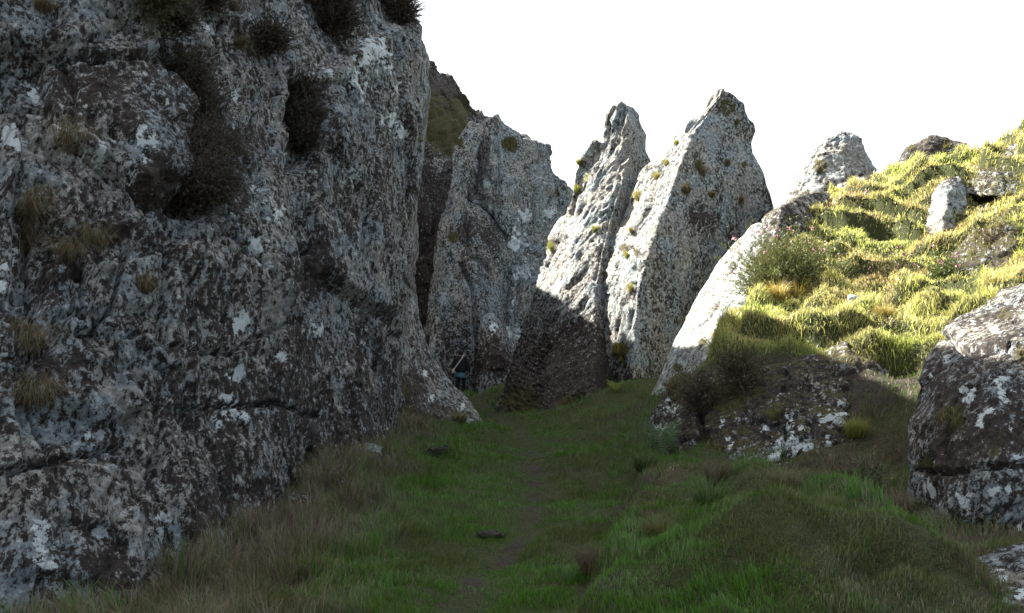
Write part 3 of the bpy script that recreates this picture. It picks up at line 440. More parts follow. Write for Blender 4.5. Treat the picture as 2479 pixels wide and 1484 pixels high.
OC, OCn = rock('rock_outcrop', 'broken knee high outcrop with pale blue grey lichen plates below the sunlit slope', [
    [(1560, 1240, 11.4), (1568, 1100, 11.8), (1580, 1010, 12.4), (1600, 960, 12.8)], [(1640, 1240, 10.2), (1640, 1100, 10.6), (1640, 1010, 11.3), (1650, 925, 12.2)], [(1740, 1230, 9.8), (1740, 1120, 10.0), (1745, 1020, 10.6), (1750, 920, 11.7)], [(1840, 1220, 9.6), (1840, 1100, 9.9), (1845, 980, 10.6), (1850, 905, 11.5)],
    [(1950, 1210, 9.5), (1950, 1080, 9.9), (1950, 960, 10.6), (1950, 880, 11.4)], [(2040, 1190, 9.5), (2040, 1080, 9.9), (2040, 960, 10.6), (2040, 875, 11.3)], [(2095, 1180, 9.8), (2085, 1080, 10.3), (2095, 960, 10.9), (2100, 880, 11.5)]],
    (.3, 1.6, -.1), res=3.6, size=.55, amp=1.15, det=1.4, stretch=1.5, grain=(.7, 0, .5), soften=2, seed=24.1, mossup=.55, pale=-.30, brown=[(1850, 960, 60, 0.45), (1720, 1060, 60, 0.6), (2000, 1130, 30, 0.2)],
    moss=[(1760, 960, 55, .95), (1650, 940, 50, .9), (1660, 1130, 50, .9), (1720, 1090, 45, .8), (2080, 1000, 30, .7), (1880, 1000, 35, .6), (1600, 1200, 50, 1), (1800, 1040, 22, .6)],
    white=[(1880, 1100, 40), (1920, 1060, 31), (1840, 1150, 20), (2010, 1010, 28), (2030, 1000, 21), (1960, 1100, 26), (2000, 1090, 20), (1870, 1000, 17), (1910, 1010, 15), (1750, 1020, 14), (1770, 1080, 10), (1620, 980, 20), (1600, 1040, 14), (1760, 1060, 9), (1850, 1040, 12)],
    cracks=[([(1905, 1030), (1895, 1140)], 4, .12), ([(1850, 1080), (1960, 1060)], 4, .1), ([(1800, 1150), (1900, 1110), (2050, 1080)], 4, .1), ([(1960, 1020), (1985, 1130)], 4, .1), ([(1700, 920), (1690, 1050), (1640, 1160)], 8, .22)])
RB, RBn = rock('boulder', 'big leaning boulder crusted with white and bluish lichen at the right edge', [
    [(2205, 1400, 7.5), (2192, 1290, 7.6), (2192, 1150, 7.7), (2200, 1020, 7.9), (2218, 940, 8.3), (2245, 880, 8.7), (2300, 805, 9.3), (2370, 745, 9.9), (2430, 705, 10.3)],
    [(2290, 1440, 6.9), (2285, 1330, 6.9), (2270, 1180, 7.0), (2275, 1020, 7.3), (2300, 920, 7.6), (2350, 840, 8.3), (2420, 765, 9.2), (2470, 700, 9.9)],
    [(2420, 1440, 6.6), (2410, 1330, 6.6), (2400, 1180, 6.7), (2400, 1020, 6.9), (2410, 900, 7.3), (2440, 830, 7.9), (2490, 750, 8.9), (2530, 670, 9.8)],
    [(2600, 1440, 6.4), (2600, 1200, 6.5), (2600, 900, 7.4), (2620, 700, 9.2), (2620, 620, 9.8)], [(2800, 1440, 7), (2800, 1100, 7.4), (2800, 700, 9.2), (2790, 600, 10)]],
    (1.0, 1.8, -.4), res=3.8, size=.9, amp=.75, det=1.8, stretch=3.4, grain=(.5, .1, .8), soften=2, seed=26.4, pale=-.12, mossup=.35, moss=[(2300, 1010, 60, .6), (2430, 760, 30, .7), (2240, 1120, 30, .6), (2470, 860, 30, .6), (2400, 1080, 60, .5), (2290, 850, 30, .5)], brown=[(2300, 960, 80, 0.45), (2300, 1110, 70, 0.5), (2430, 1080, 80, 0.35), (2400, 1300, 60, 0.45)],
    white=[(2350, 950, 24), (2420, 930, 31), (2440, 970, 25), (2380, 1010, 20), (2250, 1190, 21), (2230, 1160, 11), (2330, 1200, 25), (2345, 1240, 15), (2400, 1190, 18), (2440, 1180, 14), (2240, 1270, 18), (2260, 1280, 12), (2470, 1280, 18), (2430, 1340, 14), (2290, 870, 14), (2250, 905, 11), (2410, 800, 11), (2470, 1100, 15), (2445, 1040, 10), (2300, 830, 10)],
    cracks=[([(2290, 820), (2340, 860), (2440, 850)], 6, .14), ([(2390, 900), (2300, 1000), (2290, 1100)], 5, .1), ([(2200, 1140), (2320, 1150), (2480, 1130)], 5, .1)])
rock('boulder', 'flat lichen covered stone half buried in the bottom right corner', [
    [(2130, 1562, 4.9), (2180, 1452, 5.1), (2240, 1392, 5.5)], [(2260, 1602, 4.6), (2280, 1462, 4.9), (2320, 1362, 5.5)], [(2400, 1622, 4.4), (2410, 1462, 4.8), (2420, 1340, 5.6)], [(2560, 1642, 4.4), (2570, 1462, 4.8), (2580, 1322, 5.7)], [(2760, 1602, 4.8), (2760, 1462, 5), (2740, 1332, 5.9)]],
    (.1, .7, -.35), res=4, size=.5, amp=.6, det=2, stretch=2, grain=(1, .3, .3), soften=3, seed=28.8, white=[(2420, 1395, 24), (2350, 1420, 20), (2380, 1425, 14), (2470, 1440, 16)], brown=[(2300, 1460, 60, .7)], pale=-.05)

# ------------------------------------------------------------------ plants
def nrm(a): return a/(np.linalg.norm(a, axis=-1, keepdims=True)+1e-9)
def blades(name, pos, h, w, az, lean, col, parent=None, up=None, mat=None, loc=None):
    """each blade: a bent tapering strip of one quad and one triangle"""
    n = len(pos); up = np.tile([0, 0, 1.], (n, 1)) if up is None else up
    L = np.stack([np.cos(az), np.sin(az), 0*az], -1); L = nrm(L-(L*up).sum(-1, keepdims=True)*up*.3)
    a2 = az+rng.normal(0, .9, n)+math.pi/2; side = np.stack([np.cos(a2), np.sin(a2), 0*a2], -1)*(w[:, None]/2)
    m = pos+up*(h*(1-.18*lean))[:, None]*.55+L*(h*lean*.28)[:, None]; tip = pos+up*(h*np.sqrt(np.clip(1-lean**2*.8, .05, 1)))[:, None]*(1-.25*lean[:, None])+L*(h*lean*.85)[:, None]
    tip[:, 2] -= h*np.maximum(0, lean-.8)*.6
    pos = pos-up*.015
    V = np.stack([pos-side, pos+side, m+side*.75, m-side*.75, tip], 1).reshape(-1, 3); b = np.arange(n)[:, None]*5
    c = np.c_[col, np.ones(n)]; cb = c*np.array([.75, .75, .75, 1]); CC = np.stack([cb, cb, c, c, c], 1).reshape(-1, 4)
    if loc is not None: V = V-loc
    return link(name, npmesh(name, V, quads=b+[0, 1, 2, 3], tris=b+[3, 2, 4], attrs={'col': CC}), mat or M_LEAF, parent, loc)
def samp(n, th0, th1, r0, r1):
    th = np.radians(rng.uniform(th0, th1, n)); r = r0*(r1/r0)**rng.random(n); return np.sin(th)*r, np.cos(th)*r
cb_y = [4, 5.5, 6.2, 7.8, 9.8, 11.8, 15, 17, 19.5, 22, 30]; cb_x = [-3.9, -3.35, -2.9, -2.55, -2.35, -2.1, -2.15, -2.2, -1.7, -2.6, -3.5]
def gcol(d, jit, sm, wv):
    g1, g2 = np.array([.034, .115, .009]), np.array([.105, .23, .022]); ol = sstep(.35, .95, wv)[:, None]*.75; g1 = g1*(1-ol)+np.array([.055, .058, .018])*ol; g2 = g2*(1-ol)+np.array([.125, .120, .042])*ol; d1, d2 = np.array([.10, .078, .048]), np.array([.23, .185, .12]); s1, s2, s3 = np.array([.36, .44, .07]), np.array([.72, .74, .24]), np.array([.52, .40, .17])  # slope tones lifted to look sunlit, part of the sunlight is in the colour
    j = jit[:, None]; a = g1*(1-j)+g2*j; b = d1*(1-j)+d2*j; dd = (rng.random(len(d)) < np.clip(d*1.15-.08, .03, .95))[:, None]; c = np.where(dd, b, a)
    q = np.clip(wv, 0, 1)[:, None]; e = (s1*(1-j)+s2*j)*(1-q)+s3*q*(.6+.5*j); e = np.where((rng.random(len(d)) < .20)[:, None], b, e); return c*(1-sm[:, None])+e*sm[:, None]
def meadow(name, n, rng_, far, kind):
    x, y = samp(n, *rng_); ok = (x > np.interp(y, cb_y, cb_x)) if kind == 'v' else np.ones(n, bool)
    x, y = x[ok], y[ok]; z, z0, sm, dp = ground_z(x, y, True)
    p3 = np.stack([x, y, 0*x], -1); cl = fbm(p3*3.2+60, 3); keep = (sm > .4) if kind == 's' else (sm < .9)
    r = np.hypot(x, y); soil = soiliness(x, y, dp); keep &= rng.random(len(x)) > soil*1.3*(1-sm)
    keep &= rng.random(len(x)) < np.where(sm > .5, .9+1.1*cl, 1.05+1.5*cl+.7*fbm(p3*1.1+44, 2))
    hol = np.zeros(len(x))
    for hx, hy, hr, hd in HOLLOWS: hol = np.maximum(hol, np.exp(-(((x-hx)**2+((y-hy)*.8)**2)/(hr*.75)**2)**2))
    keep &= rng.random(len(x)) > hol
    x, y, z, sm, dp, cl, r = [q[keep] for q in (x, y, z, sm, dp, cl, r)]; p3 = p3[keep]; m = len(x)
    d = dryness(x, y); wv = .5+1.0*fbm(p3*.9+70, 3)
    tus = np.clip(fbm(p3*np.array([1.6, 1.6, 1])+25, 2)*1.6, 0, 1)*sstep(.5, 1.1, np.abs(x-.2)); h = (.05+.10*d+.22*np.clip(d-.45, 0, 1)+.16*tus)*(.6+1.0*np.clip(cl+.4, 0, 1.4)); h = h*(1-sm)+sm*(.06+.14*np.clip(.5+cl+.5*fbm(p3*.8+90, 2), 0, 1.5)); h = h*np.where(sm > .5, 1, 1-.42*sstep(.7, 1.6, x)); h *= rng.uniform(.45, 1.4, m)*np.clip(.35+dp/.5, .35, 1)
    w = np.maximum(.0042, .00052*r)*rng.uniform(.7, 1.4, m)
    az = 4.5*fbm(p3*.7+20, 2)*math.pi/2+rng.normal(0, 1, m)*np.where(sm > .5, 1.5, 1.0)+np.where(sm > .5, -1.9, -.6); lean = np.clip(rng.normal(.5, .22, m)+.25*sm+.15*d, .05, 1.05)
    o = blades(name, np.stack([x, y, z], -1), h, w, az, lean, gcol(d, rng.random(m), sm, wv)); tag(o, kind='stuff'); return o
tag(meadow('grass', 500000, (-34, 34, 3.3, 36), 0, 'v'), 'short green and straw coloured grass covering the gully floor', 'grass')
tag(meadow('grass', 280000, (8, 34, 10.3, 25), 0, 's'), 'bright yellow green grass covering the sunlit slope', 'grass')
def on_rock(G, u, v, dz=0):
    Gd, n2, U, V, mv, fr = G; d = np.hypot(U-u, V-v)+1e6*(fr < .5); i = np.unravel_index(np.argmin(d), d.shape)
    nn = nrm(n2[max(0, i[0]-4):i[0]+5, max(0, i[1]-4):i[1]+5].reshape(-1, 3).mean(0)); return Gd[i], nn
# grass rooted in the mossy cracks of the rocks
pp, nn_, kk = [], [], []
for nm, L in ROCKS.items():
    if nm in ('hill',): dens = .5
    else: dens = 1
    for (Gd, n2, U, V, mv, fr) in L:
        ok = (mv > .55) & (fr > .5) & (n2[..., 2] > .12) & (U > -100) & (U < 2560) & (V > -60)
        idx = np.argwhere(ok)
        if not len(idx): continue
        nb = min(9000, int(len(idx)*.9*dens)); idx = idx[rng.integers(0, len(idx), nb)]; pp.append(Gd[idx[:, 0], idx[:, 1]]+rng.normal(0, .02, (nb, 3))); nn_.append(n2[idx[:, 0], idx[:, 1]])
pp = np.concatenate(pp); nn_ = np.concatenate(nn_); m = len(pp); r = np.linalg.norm(pp, axis=1); keep = fbm(pp*2.2+3, 3) > -.05; pp, nn_, r = pp[keep], nn_[keep], r[keep]; m = len(pp)
upv = nrm(nn_*.5+np.array([0, 0, 1.0])); j = rng.random((m, 1)); colr = np.array([.10, .11, .03])*(1-j)+np.array([.24, .20, .07])*j
tag(blades('grass', pp, rng.uniform(.05, .16, m)*np.clip(r/12, .7, 1.6), np.maximum(.005, .00055*r), rng.uniform(0, 6.28, m), rng.uniform(.3, 1, m), colr, up=upv), 'yellow green grass sprouting from ledges and cracks of the rocks', 'grass', kind='stuff')
def tuft(u, v, size, label, rk=None, G=None, Y=None, n=150, c0=(.10, .08, .045), c1=(.22, .18, .10), group=None, droop=.75, name='grass_tuft', gl=None):
    if G is not None: b, nn = on_rock(G, u, v)
    else: b = P(u, v, Y); b[2] = float(ground_z(np.array([b[0]]), np.array([b[1]]))[0]); nn = np.array([0, 0, 1.])
    n_ = n; rr_ = rng.random(n_)**.6*size*.30; a = rng.uniform(0, 6.28, n_); t1 = nrm(np.cross(nn, [0.3, .2, 1.])); t2 = np.cross(nn, t1)
    pos = b+(np.cos(a)*rr_)[:, None]*t1+(np.sin(a)*rr_)[:, None]*t2; out = pos-b+nn*.4*size; az = np.arctan2(out[:, 1], out[:, 0])+rng.normal(0, .6, n_)
    upv = nrm(np.tile(nn*.35+np.array([0, 0, .9]), (n_, 1))); j = rng.random((n_, 1)); dist = np.linalg.norm(b)
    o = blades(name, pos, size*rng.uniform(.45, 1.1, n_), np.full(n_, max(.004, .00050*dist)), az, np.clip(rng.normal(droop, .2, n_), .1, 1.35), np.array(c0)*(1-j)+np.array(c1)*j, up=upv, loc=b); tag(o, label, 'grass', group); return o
GC = ROCKS['cliff'][0]; GF1, GF2 = ROCKS['rock_fin']; GO = ROCKS['rock_outcrop'][0]
for u, v, sz, lb in [(165, 345, .34, 'straw coloured tuft hanging beside a white lichen patch on the left cliff'), (70, 520, .40, 'long dry brown tuft at the far left edge of the cliff'), (60, 590, .34, 'dry tuft just under the long brown tuft at the left edge'), (230, 590, .30, 'faded green and straw tuft on the cliff ledge below the jutting block'), (160, 620, .26, 'low greenish tuft at the left end of the cliff ledge'),
                     (60, 830, .34, 'dry brown tuft halfway down the left edge of the cliff'), (85, 970, .36, 'round brown tuft in a hollow low on the left cliff'), (575, 110, .22, 'small straw tuft on the upper cliff beside dark heather'), (100, 20, .24, 'small brown tuft at the top left corner of the picture'), (345, 700, .2, 'tiny straw tuft in the middle crack of the left cliff'), (560, 20, .2, 'thin tuft at the top edge of the picture on the cliff')]:
    tuft(u, v, sz, lb, G=GC, n=170, droop=1.0)
ORD = ['highest', 'second from the top', 'third from the top', 'fourth from the top', 'fifth from the top', 'sixth from the top', 'seventh from the top', 'eighth from the top', 'lowest']
for q_, (u, v) in enumerate([(1400, 395), (1430, 440), (1395, 465), (1440, 560), (1495, 590), (1340, 605)]):
    tuft(u, v, .22+.05*(q_*7 % 4), 'small yellow grass tuft on the left fin, '+ORD[q_ if q_ < 5 else 8]+' of its tufts', G=GF1, n=90, c0=(.16, .20, .03), c1=(.32, .31, .07), group='grass tufts on the left fin')
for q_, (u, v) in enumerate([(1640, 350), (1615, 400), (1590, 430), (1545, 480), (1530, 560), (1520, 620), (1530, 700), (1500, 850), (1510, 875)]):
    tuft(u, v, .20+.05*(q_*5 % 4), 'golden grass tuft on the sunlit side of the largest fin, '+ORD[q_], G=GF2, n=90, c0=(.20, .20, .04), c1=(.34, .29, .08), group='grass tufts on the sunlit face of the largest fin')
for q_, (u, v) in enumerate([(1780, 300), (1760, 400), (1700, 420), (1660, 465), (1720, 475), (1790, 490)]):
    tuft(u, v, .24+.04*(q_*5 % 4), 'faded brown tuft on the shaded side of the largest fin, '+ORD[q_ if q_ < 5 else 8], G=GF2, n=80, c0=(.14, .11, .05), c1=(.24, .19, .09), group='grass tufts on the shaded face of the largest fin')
for u, v, Y, sz, lb, c0, c1 in [(1000, 1100, 15.5, .42, 'pale straw tussock on the bank beside the end of the cliff', (.14, .12, .07), (.26, .22, .13)), (1110, 1045, 18.6, .4, 'yellowish tussock at the foot of the low rock spur', (.14, .12, .05), (.24, .21, .09)), (780, 1290, 9.2, .42, 'wispy dry tussock in front of the dark hollow under the cliff', (.12, .1, .06), (.24, .2, .13)), (620, 1380, 7.4, .36, 'dry grey brown tussock against the cliff foot near the bottom of the picture', (.12, .1, .06), (.24, .2, .13)),
                            (330, 1450, 6.1, .34, 'pale dry tussock at the bottom left under the black cleft', (.14, .12, .07), (.28, .24, .15)), (1930, 770, 14.3, .5, 'golden yellow tussock just below the pink flowered heather', (.36, .27, .06), (.46, .36, .10)), (1880, 790, 13.9, .4, 'smaller golden tussock left of the big golden one', (.34, .26, .06), (.44, .34, .10)), (1820, 1250, 8.6, .34, 'dark green tussock in front of the lichened outcrop', (.05, .08, .02), (.1, .13, .04)), (1720, 1390, 6.4, .34, 'fresh green tussock near the bottom centre right', (.05, .09, .02), (.1, .15, .04)),
                            (1440, 1400, 6.3, .30, 'brown tussock on the low bank right of the path', (.09, .07, .04), (.16, .12, .07)), (2070, 1060, 10.0, .3, 'green and gold tuft on the right end of the outcrop', (.14, .17, .03), (.3, .28, .07)), (1600, 1420, 6.0, .26, 'olive tussock at the bottom of the picture right of the dark bank edge', (.07, .07, .02), (.15, .14, .05)), (1900, 1400, 6.3, .26, 'straw flecked tussock on top of the near mound', (.08, .07, .03), (.2, .17, .09)), (2000, 1450, 5.9, .24, 'low olive tuft near the bottom edge left of the corner stone', (.06, .07, .02), (.15, .14, .05)), (1740, 1300, 7.3, .28, 'brownish tussock on the crest of the near mound', (.07, .055, .03), (.16, .12, .07)), (2170, 1330, 7.2, .28, 'dry tussock leaning against the foot of the big boulder', (.1, .08, .05), (.24, .19, .12)), (1560, 1200, 9.4, .3, 'dark green tussock on the bank left of the fern', (.04, .07, .015), (.09, .12, .03)),
                            (2140, 830, 12.4, .3, 'short golden tuft above the dark gap beside the boulder', (.26, .22, .06), (.4, .32, .1))]:
    tuft(u, v, sz, lb, Y=Y, n=420, c0=c0, c1=c1, droop=.7)
def twigs(name, b, nn, rad, n, cA, cB, parent, leaf=.012, up=.6, leaves=26, loc=None, squash=(1, 1, 1)):
    d = nrm(rng.normal(size=(n, 3))+nn*1.1+np.array([0, 0, up])); L = rad*rng.uniform(.55, 1.08, n); bend = rng.normal(0, .25, (n, 3)); base = b+rng.normal(0, rad*.22, (n, 3))
    t = rng.random((n, leaves))**.6; p = base[:, None]+(d[:, None]*t[..., None]+bend[:, None]*t[..., None]**2)*L[:, None, None]*np.array(squash); p = p.reshape(-1, 3)
    k = len(p); a = nrm(rng.normal(size=(k, 3))+np.repeat(d, leaves, 0)*1.2); s_ = nrm(np.cross(a, rng.normal(size=(k, 3)))); lf = leaf*rng.uniform(.6, 1.5, k)[:, None]
    V = np.stack([p-s_*lf*.35, p+s_*lf*.35, p+a*lf*2.6], 1).reshape(-1, 3); j = np.repeat(rng.random((k, 1)), 3, 0)
    # stems
    e = base+(d+bend)*L[:, None]*np.array(squash); mdl = base+(d*.5+bend*.25)*L[:, None]*np.array(squash); sw = nrm(np.cross(d, [0.1, 1, .2]))*leaf*.22
    Vs = np.stack([base-sw, base+sw, mdl+sw*.8, mdl-sw*.8, e], 1).reshape(-1, 3); o0 = len(V); bb = np.arange(n)[:, None]*5+o0
    cc_ = np.vstack([np.array(cA)*(1-j)+np.array(cB)*j, np.tile([.05, .035, .025], (5*n, 1))]); cc_ = np.c_[cc_, np.ones(len(cc_))]
    return link(name, npmesh(name, np.vstack([V, Vs])-b, quads=bb+[0, 1, 2, 3], tris=np.vstack([np.arange(k)[:, None]*3+[0, 1, 2], bb+[3, 2, 4]]), attrs={'col': cc_}, smooth=False), M_TWIG, parent), e
def heather(u, v, rad, label, G=None, Y=None, n=420, cA=(.022, .020, .015), cB=(.055, .045, .030), flowers=0, squash=(1, 1, 1), lift=0, leaves=30):
    if G is not None: b, nn = on_rock(G, u, v)
    else: b = P(u, v, Y); b[2] = float(ground_z(np.array([b[0]]), np.array([b[1]]))[0])+lift; nn = np.array([0, 0, .6])
    rad *= 1.2 if G is not None else 1
    if G is not None: b = b+nn*.14
    root = link('heather_bush', None, loc=b); tag(root, label, 'heather')
    o, e = twigs('foliage', b, nn, rad, n, cA, cB, root, leaf=max(.009, .0010*np.linalg.norm(b)), squash=squash, leaves=leaves)
    if flowers:
        e = e[e[:, 2] > b[2]+rad*.45]; e = e[rng.integers(0, len(e), flowers)]; k = len(e)*5; c = np.repeat(e, 5, 0)+rng.normal(0, .02, (k, 3))+[0, 0, .02]
        a = nrm(rng.normal(size=(k, 3))); s_ = nrm(np.cross(a, rng.normal(size=(k, 3)))); lf = .016
        V = np.stack([c-s_*lf, c+s_*lf, c+a*lf*2], 1).reshape(-1, 3)-b; j = np.repeat(rng.random((k, 1)), 3, 0)
        fl_ = link('flowers', npmesh('flowers', V, tris=np.arange(k)[:, None]*3+[0, 1, 2], attrs={'col': np.c_[np.array([.55, .16, .30])*(1-j)+np.array([.75, .42, .52])*j, np.ones(3*k)]}, smooth=False), M_TWIG, root); fl_['kind'] = 'stuff'
    return root
G_ = (.035, .042, .018); Gb = (.075, .080, .035)
for u, v, rd, lb, kw in [(350, 20, .26, 'dark olive heather hanging from the top edge above the upper left of the cliff', dict(cA=G_, cB=Gb)), (390, 70, .26, 'dark heather clump below the olive one on the upper left cliff', {}), (470, 15, .24, 'dark brown heather at the top edge right of the olive clump', {}), (770, 15, .42, 'large dark purple brown heather at the top edge over the main buttress', {}), (790, 70, .34, 'dark heather lobe below the large clump on the main buttress', {}),
                         (620, 115, .26, 'brown heather clump in the middle of the upper cliff', dict(cB=(.07, .055, .035))), (725, 255, .26, 'upper dark heather clump in the vertical crack of the cliff', {}), (722, 310, .28, 'middle dark heather clump in the vertical crack of the cliff', {}), (715, 370, .22, 'lowest dark heather clump in the vertical crack of the cliff', {}), (405, 215, .33, 'topmost dark heather in the recess beside the jutting block', {}), (440, 290, .33, 'dark heather halfway down the recess beside the jutting block', {}),
                         (455, 360, .33, 'dark heather in the recess at the level of the block edge', {}), (450, 430, .33, 'dark heather low in the recess beside the jutting block', {}), (420, 490, .33, 'lowest dark heather under the corner of the jutting block', {}), (950, 45, .32, 'brown heather on the upper right shoulder of the cliff', dict(cB=(.075, .055, .04)))]:
    heather(u, v, rd, lb, G=GC, **kw)
heather(1905, 772, .92, 'round heather bush with pink flowers on the sunlit slope', Y=14.9, n=1800, cA=(.07, .10, .025), cB=(.19, .19, .06), flowers=40, squash=(1, .9, 1.0), leaves=40)
heather(2165, 690, .36, 'low dull heather on the slope below the burrow', Y=15.2, n=300, cA=(.08, .09, .03), cB=(.17, .14, .07), flowers=10)
heather(2290, 735, .36, 'low green heather casting a shadow right of the dull one', Y=14.2, n=300, cA=(.06, .09, .02), cB=(.14, .17, .05), flowers=12)
heather(2420, 600, .34, 'spindly brown heather in front of the dark rock step', Y=14.4, n=140, cA=(.08, .07, .03), cB=(.2, .15, .09))
heather(1700, 1010, .34, 'brown heather overhanging the left end of the outcrop', G=GO, n=300, cA=(.04, .035, .02), cB=(.10, .08, .05))
heather(1800, 940, .34, 'shaded heather on top of the outcrop', G=GO, n=300, cA=(.04, .04, .02), cB=(.11, .09, .05))
heather(2080, 1290, .30, 'dark low shrub in the grass between outcrop and boulder', Y=7.9, n=320, cA=(.03, .04, .015), cB=(.08, .08, .04))
heather(2140, 860, .22, 'small dark shrub in the gap above the boulder', Y=12.0, n=150)
def fern(u, v, Y, size, n, label, G=None, col=((.035, .075, .022), (.07, .14, .04)), a0=0, a1=6.28, rise=1.0):
    if G is not None: b, _ = on_rock(G, u, v)
    else: b = P(u, v, Y); b[2] = float(ground_z(np.array([b[0]]), np.array([b[1]]))[0])
    root = link('fern', None, loc=b); tag(root, label, 'fern')
    for k in range(n):
        a = a0+(a1-a0)*(k+rng.random()*.6)/n; L = size*rng.uniform(.75, 1.1); arch = rng.uniform(.5, .9)/rise; m = 17; t = np.linspace(.04, 1, m)
        ca, sa = math.cos(a), math.sin(a); ctr = np.stack([ca*t*L*arch*.8, sa*t*L*arch*.8, L*rise*(.85*t-.45*arch*t*t)], -1); tan = nrm(np.gradient(ctr, axis=0)); sd = nrm(np.cross(tan, [0, 0, 1.])+1e-5)
        ln = L*.20*np.sin(np.pi*np.clip(t*.92+.06, 0, 1))**.7; V, Q = [], []
        for s_ in (-1, 1):
            for i in range(1, m):
                p = ctr[i]; q = p+sd[i]*s_*ln[i]+tan[i]*ln[i]*.35; wd = tan[i]*L*.010; o0 = len(V); V += [p-wd, p+wd, q+wd*.3-[0, 0, ln[i]*.12], q-wd*.3-[0, 0, ln[i]*.12]]; Q.append([o0, o0+1, o0+2, o0+3])
        o0 = len(V); ww = sd*L*.004
        for i in range(m): V += [ctr[i]-ww[i], ctr[i]+ww[i]]
        Q += [[o0+2*i, o0+2*i+1, o0+2*i+3, o0+2*i+2] for i in range(m-1)]
        j = rng.random(); c = np.array(col[0])*(1-j)+np.array(col[1])*j
        link('frond', npmesh('frond', np.array(V), quads=np.array(Q), attrs={'col': np.tile([*c, 1], (len(V), 1))}), M_LEAF, root)
fern(1605, 1195, 10.6, .62, 8, 'green fern with upright fronds at the left end of the outcrop', a0=.6, a1=3.9, rise=1.15)
fern(1640, 1180, 10.4, .5, 5, 'smaller fern growing against the grey stone of the outcrop', a0=2.0, a1=4.2, rise=1.2)
fern(790, 1215, 9.9, .42, 7, 'dull green fern at the foot of the left cliff', col=((.04, .06, .02), (.09, .10, .03)))
fern(1375, 1440, 6.2, .22, 6, 'small fern in the grass near the bottom edge of the picture')
fern(1725, 905, 13.2, .42, 7, 'bright green sunlit fern beside the foot of the pale slab', col=((.10, .20, .03), (.18, .30, .06)), rise=1.1)
fern(1490, 895, 20.0, .45, 14, 'sunlit yellow green fern between the bases of the two fins', col=((.14, .20, .03), (.24, .28, .06)))
def stone(u, v, Y, s, label, white=.0, name='stone', seed=0, sink=.35, col=None, bias=0):
    import bmesh
    bm = bmesh.new(); bmesh.ops.create_icosphere(bm, subdivisions=4, radius=1); me = bpy.data.meshes.new(name); bm.to_mesh(me); bm.free()
    n = len(me.vertices); co = np.zeros(n*3, np.float32); me.vertices.foreach_get('co', co); co = co.reshape(-1, 3).astype(float)
    f, _ = facet(co*1.1+seed); co = co*(1+.22*f+.12*fbm(co*2+seed, 4))[:, None]*np.array(s); me.vertices.foreach_set('co', co.astype(np.float32).ravel()); me.update()
    for k, a in {'white': np.full(n, white), 'moss': np.zeros(n), 'brown': np.full(n, bias), 'pale': np.full(n, max(0, white))}.items(): at = me.attributes.new(k, 'FLOAT', 'POINT'); at.data.foreach_set('value', a.astype(np.float32))
    at = me.attributes.new('sc', 'FLOAT_VECTOR', 'POINT'); at.data.foreach_set('vector', (co+seed).astype(np.float32).ravel())
    at = me.attributes.new('pos', 'FLOAT_VECTOR', 'POINT'); at.data.foreach_set('vector', (co*2+seed).astype(np.float32).ravel())
    me.polygons.foreach_set('use_smooth', np.ones(len(me.polygons), bool)); b = P(u, v, Y); b[2] = float(ground_z(np.array([b[0]]), np.array([b[1]]))[0])+s[2]*(1-2*sink)
    return tag(link(name, me, M_ROCK, loc=b), label, 'stone')
stone(1062, 1150, 12.6, (.20, .14, .10), 'small dark stone sitting in the dry grass left of the path', seed=1, bias=1.2)
stone(1185, 1300, 7.9, (.12, .09, .035), 'flat brown stone showing through the turf left of the path', seed=2, sink=.3, bias=1.2)
stone(2358, 640, 14.9, (.16, .12, .09), 'small white stone below the dark rock step on the slope', white=.6, seed=3)
stone(2372, 725, 13.2, (.18, .12, .10), 'small white stone above the big leaning boulder', white=.6, seed=4)
stone(2068, 838, 13, (.09, .07, .07), 'tiny white stone near the dark hollow at the slope foot', white=.7, seed=5)
stone(2000, 690, 15.6, (.12, .1, .06), 'tiny pinkish stone lying in the grass right of the heather bush', white=.2, seed=6)
stone(800, 1240, 9.5, (.16, .13, .13), 'dark rock lying in the hollow under the cliff', seed=11, bias=.8)
stone(715, 1290, 8.6, (.14, .12, .09), 'smaller dark rock at the left mouth of the hollow under the cliff', seed=12, bias=.6)
stone(885, 1180, 11.3, (.20, .16, .12), 'grey rock at the right mouth of the hollow under the cliff', seed=13, white=.1)
# tall dry stalks
def stalk(u, v, Y, h, lx, label, group):
    b = P(u, v, Y); b[2] = float(ground_z(np.array([b[0]]), np.array([b[1]]))[0]); m = 7; t = np.linspace(0, 1, m); c = np.stack([lx*t**1.5, 0*t+.05*lx*t, h*t-.15*h*t**3], -1); wd = .0022*(1-.6*t); V, Q = [], []
    for i in range(m): V += [c[i]+[-wd[i], 0, 0], c[i]+[wd[i], 0, 0], c[i]+[0, wd[i]*1.6, 0]]
    for i in range(m-1):
        for k in range(3): Q.append([3*i+k, 3*i+(k+1) % 3, 3*i+3+(k+1) % 3, 3*i+3+k])
    T_ = []
    for i in range(18):
        q = c[-1]+np.array([0, 0, -.12*h*rng.random()])+rng.normal(0, .004, 3); o0 = len(V); a = rng.normal(0, .006, 3); V += [q, q+a, q+[a[1], 0, .012]]; T_.append([o0, o0+1, o0+2])
    return tag(link('grass_stalk', npmesh('grass_stalk', np.array(V), quads=np.array(Q), tris=np.array(T_), attrs={'col': np.tile([.24, .19, .12, 1], (len(V), 1))}), M_LEAF, loc=b), label, 'grass stalk', group)
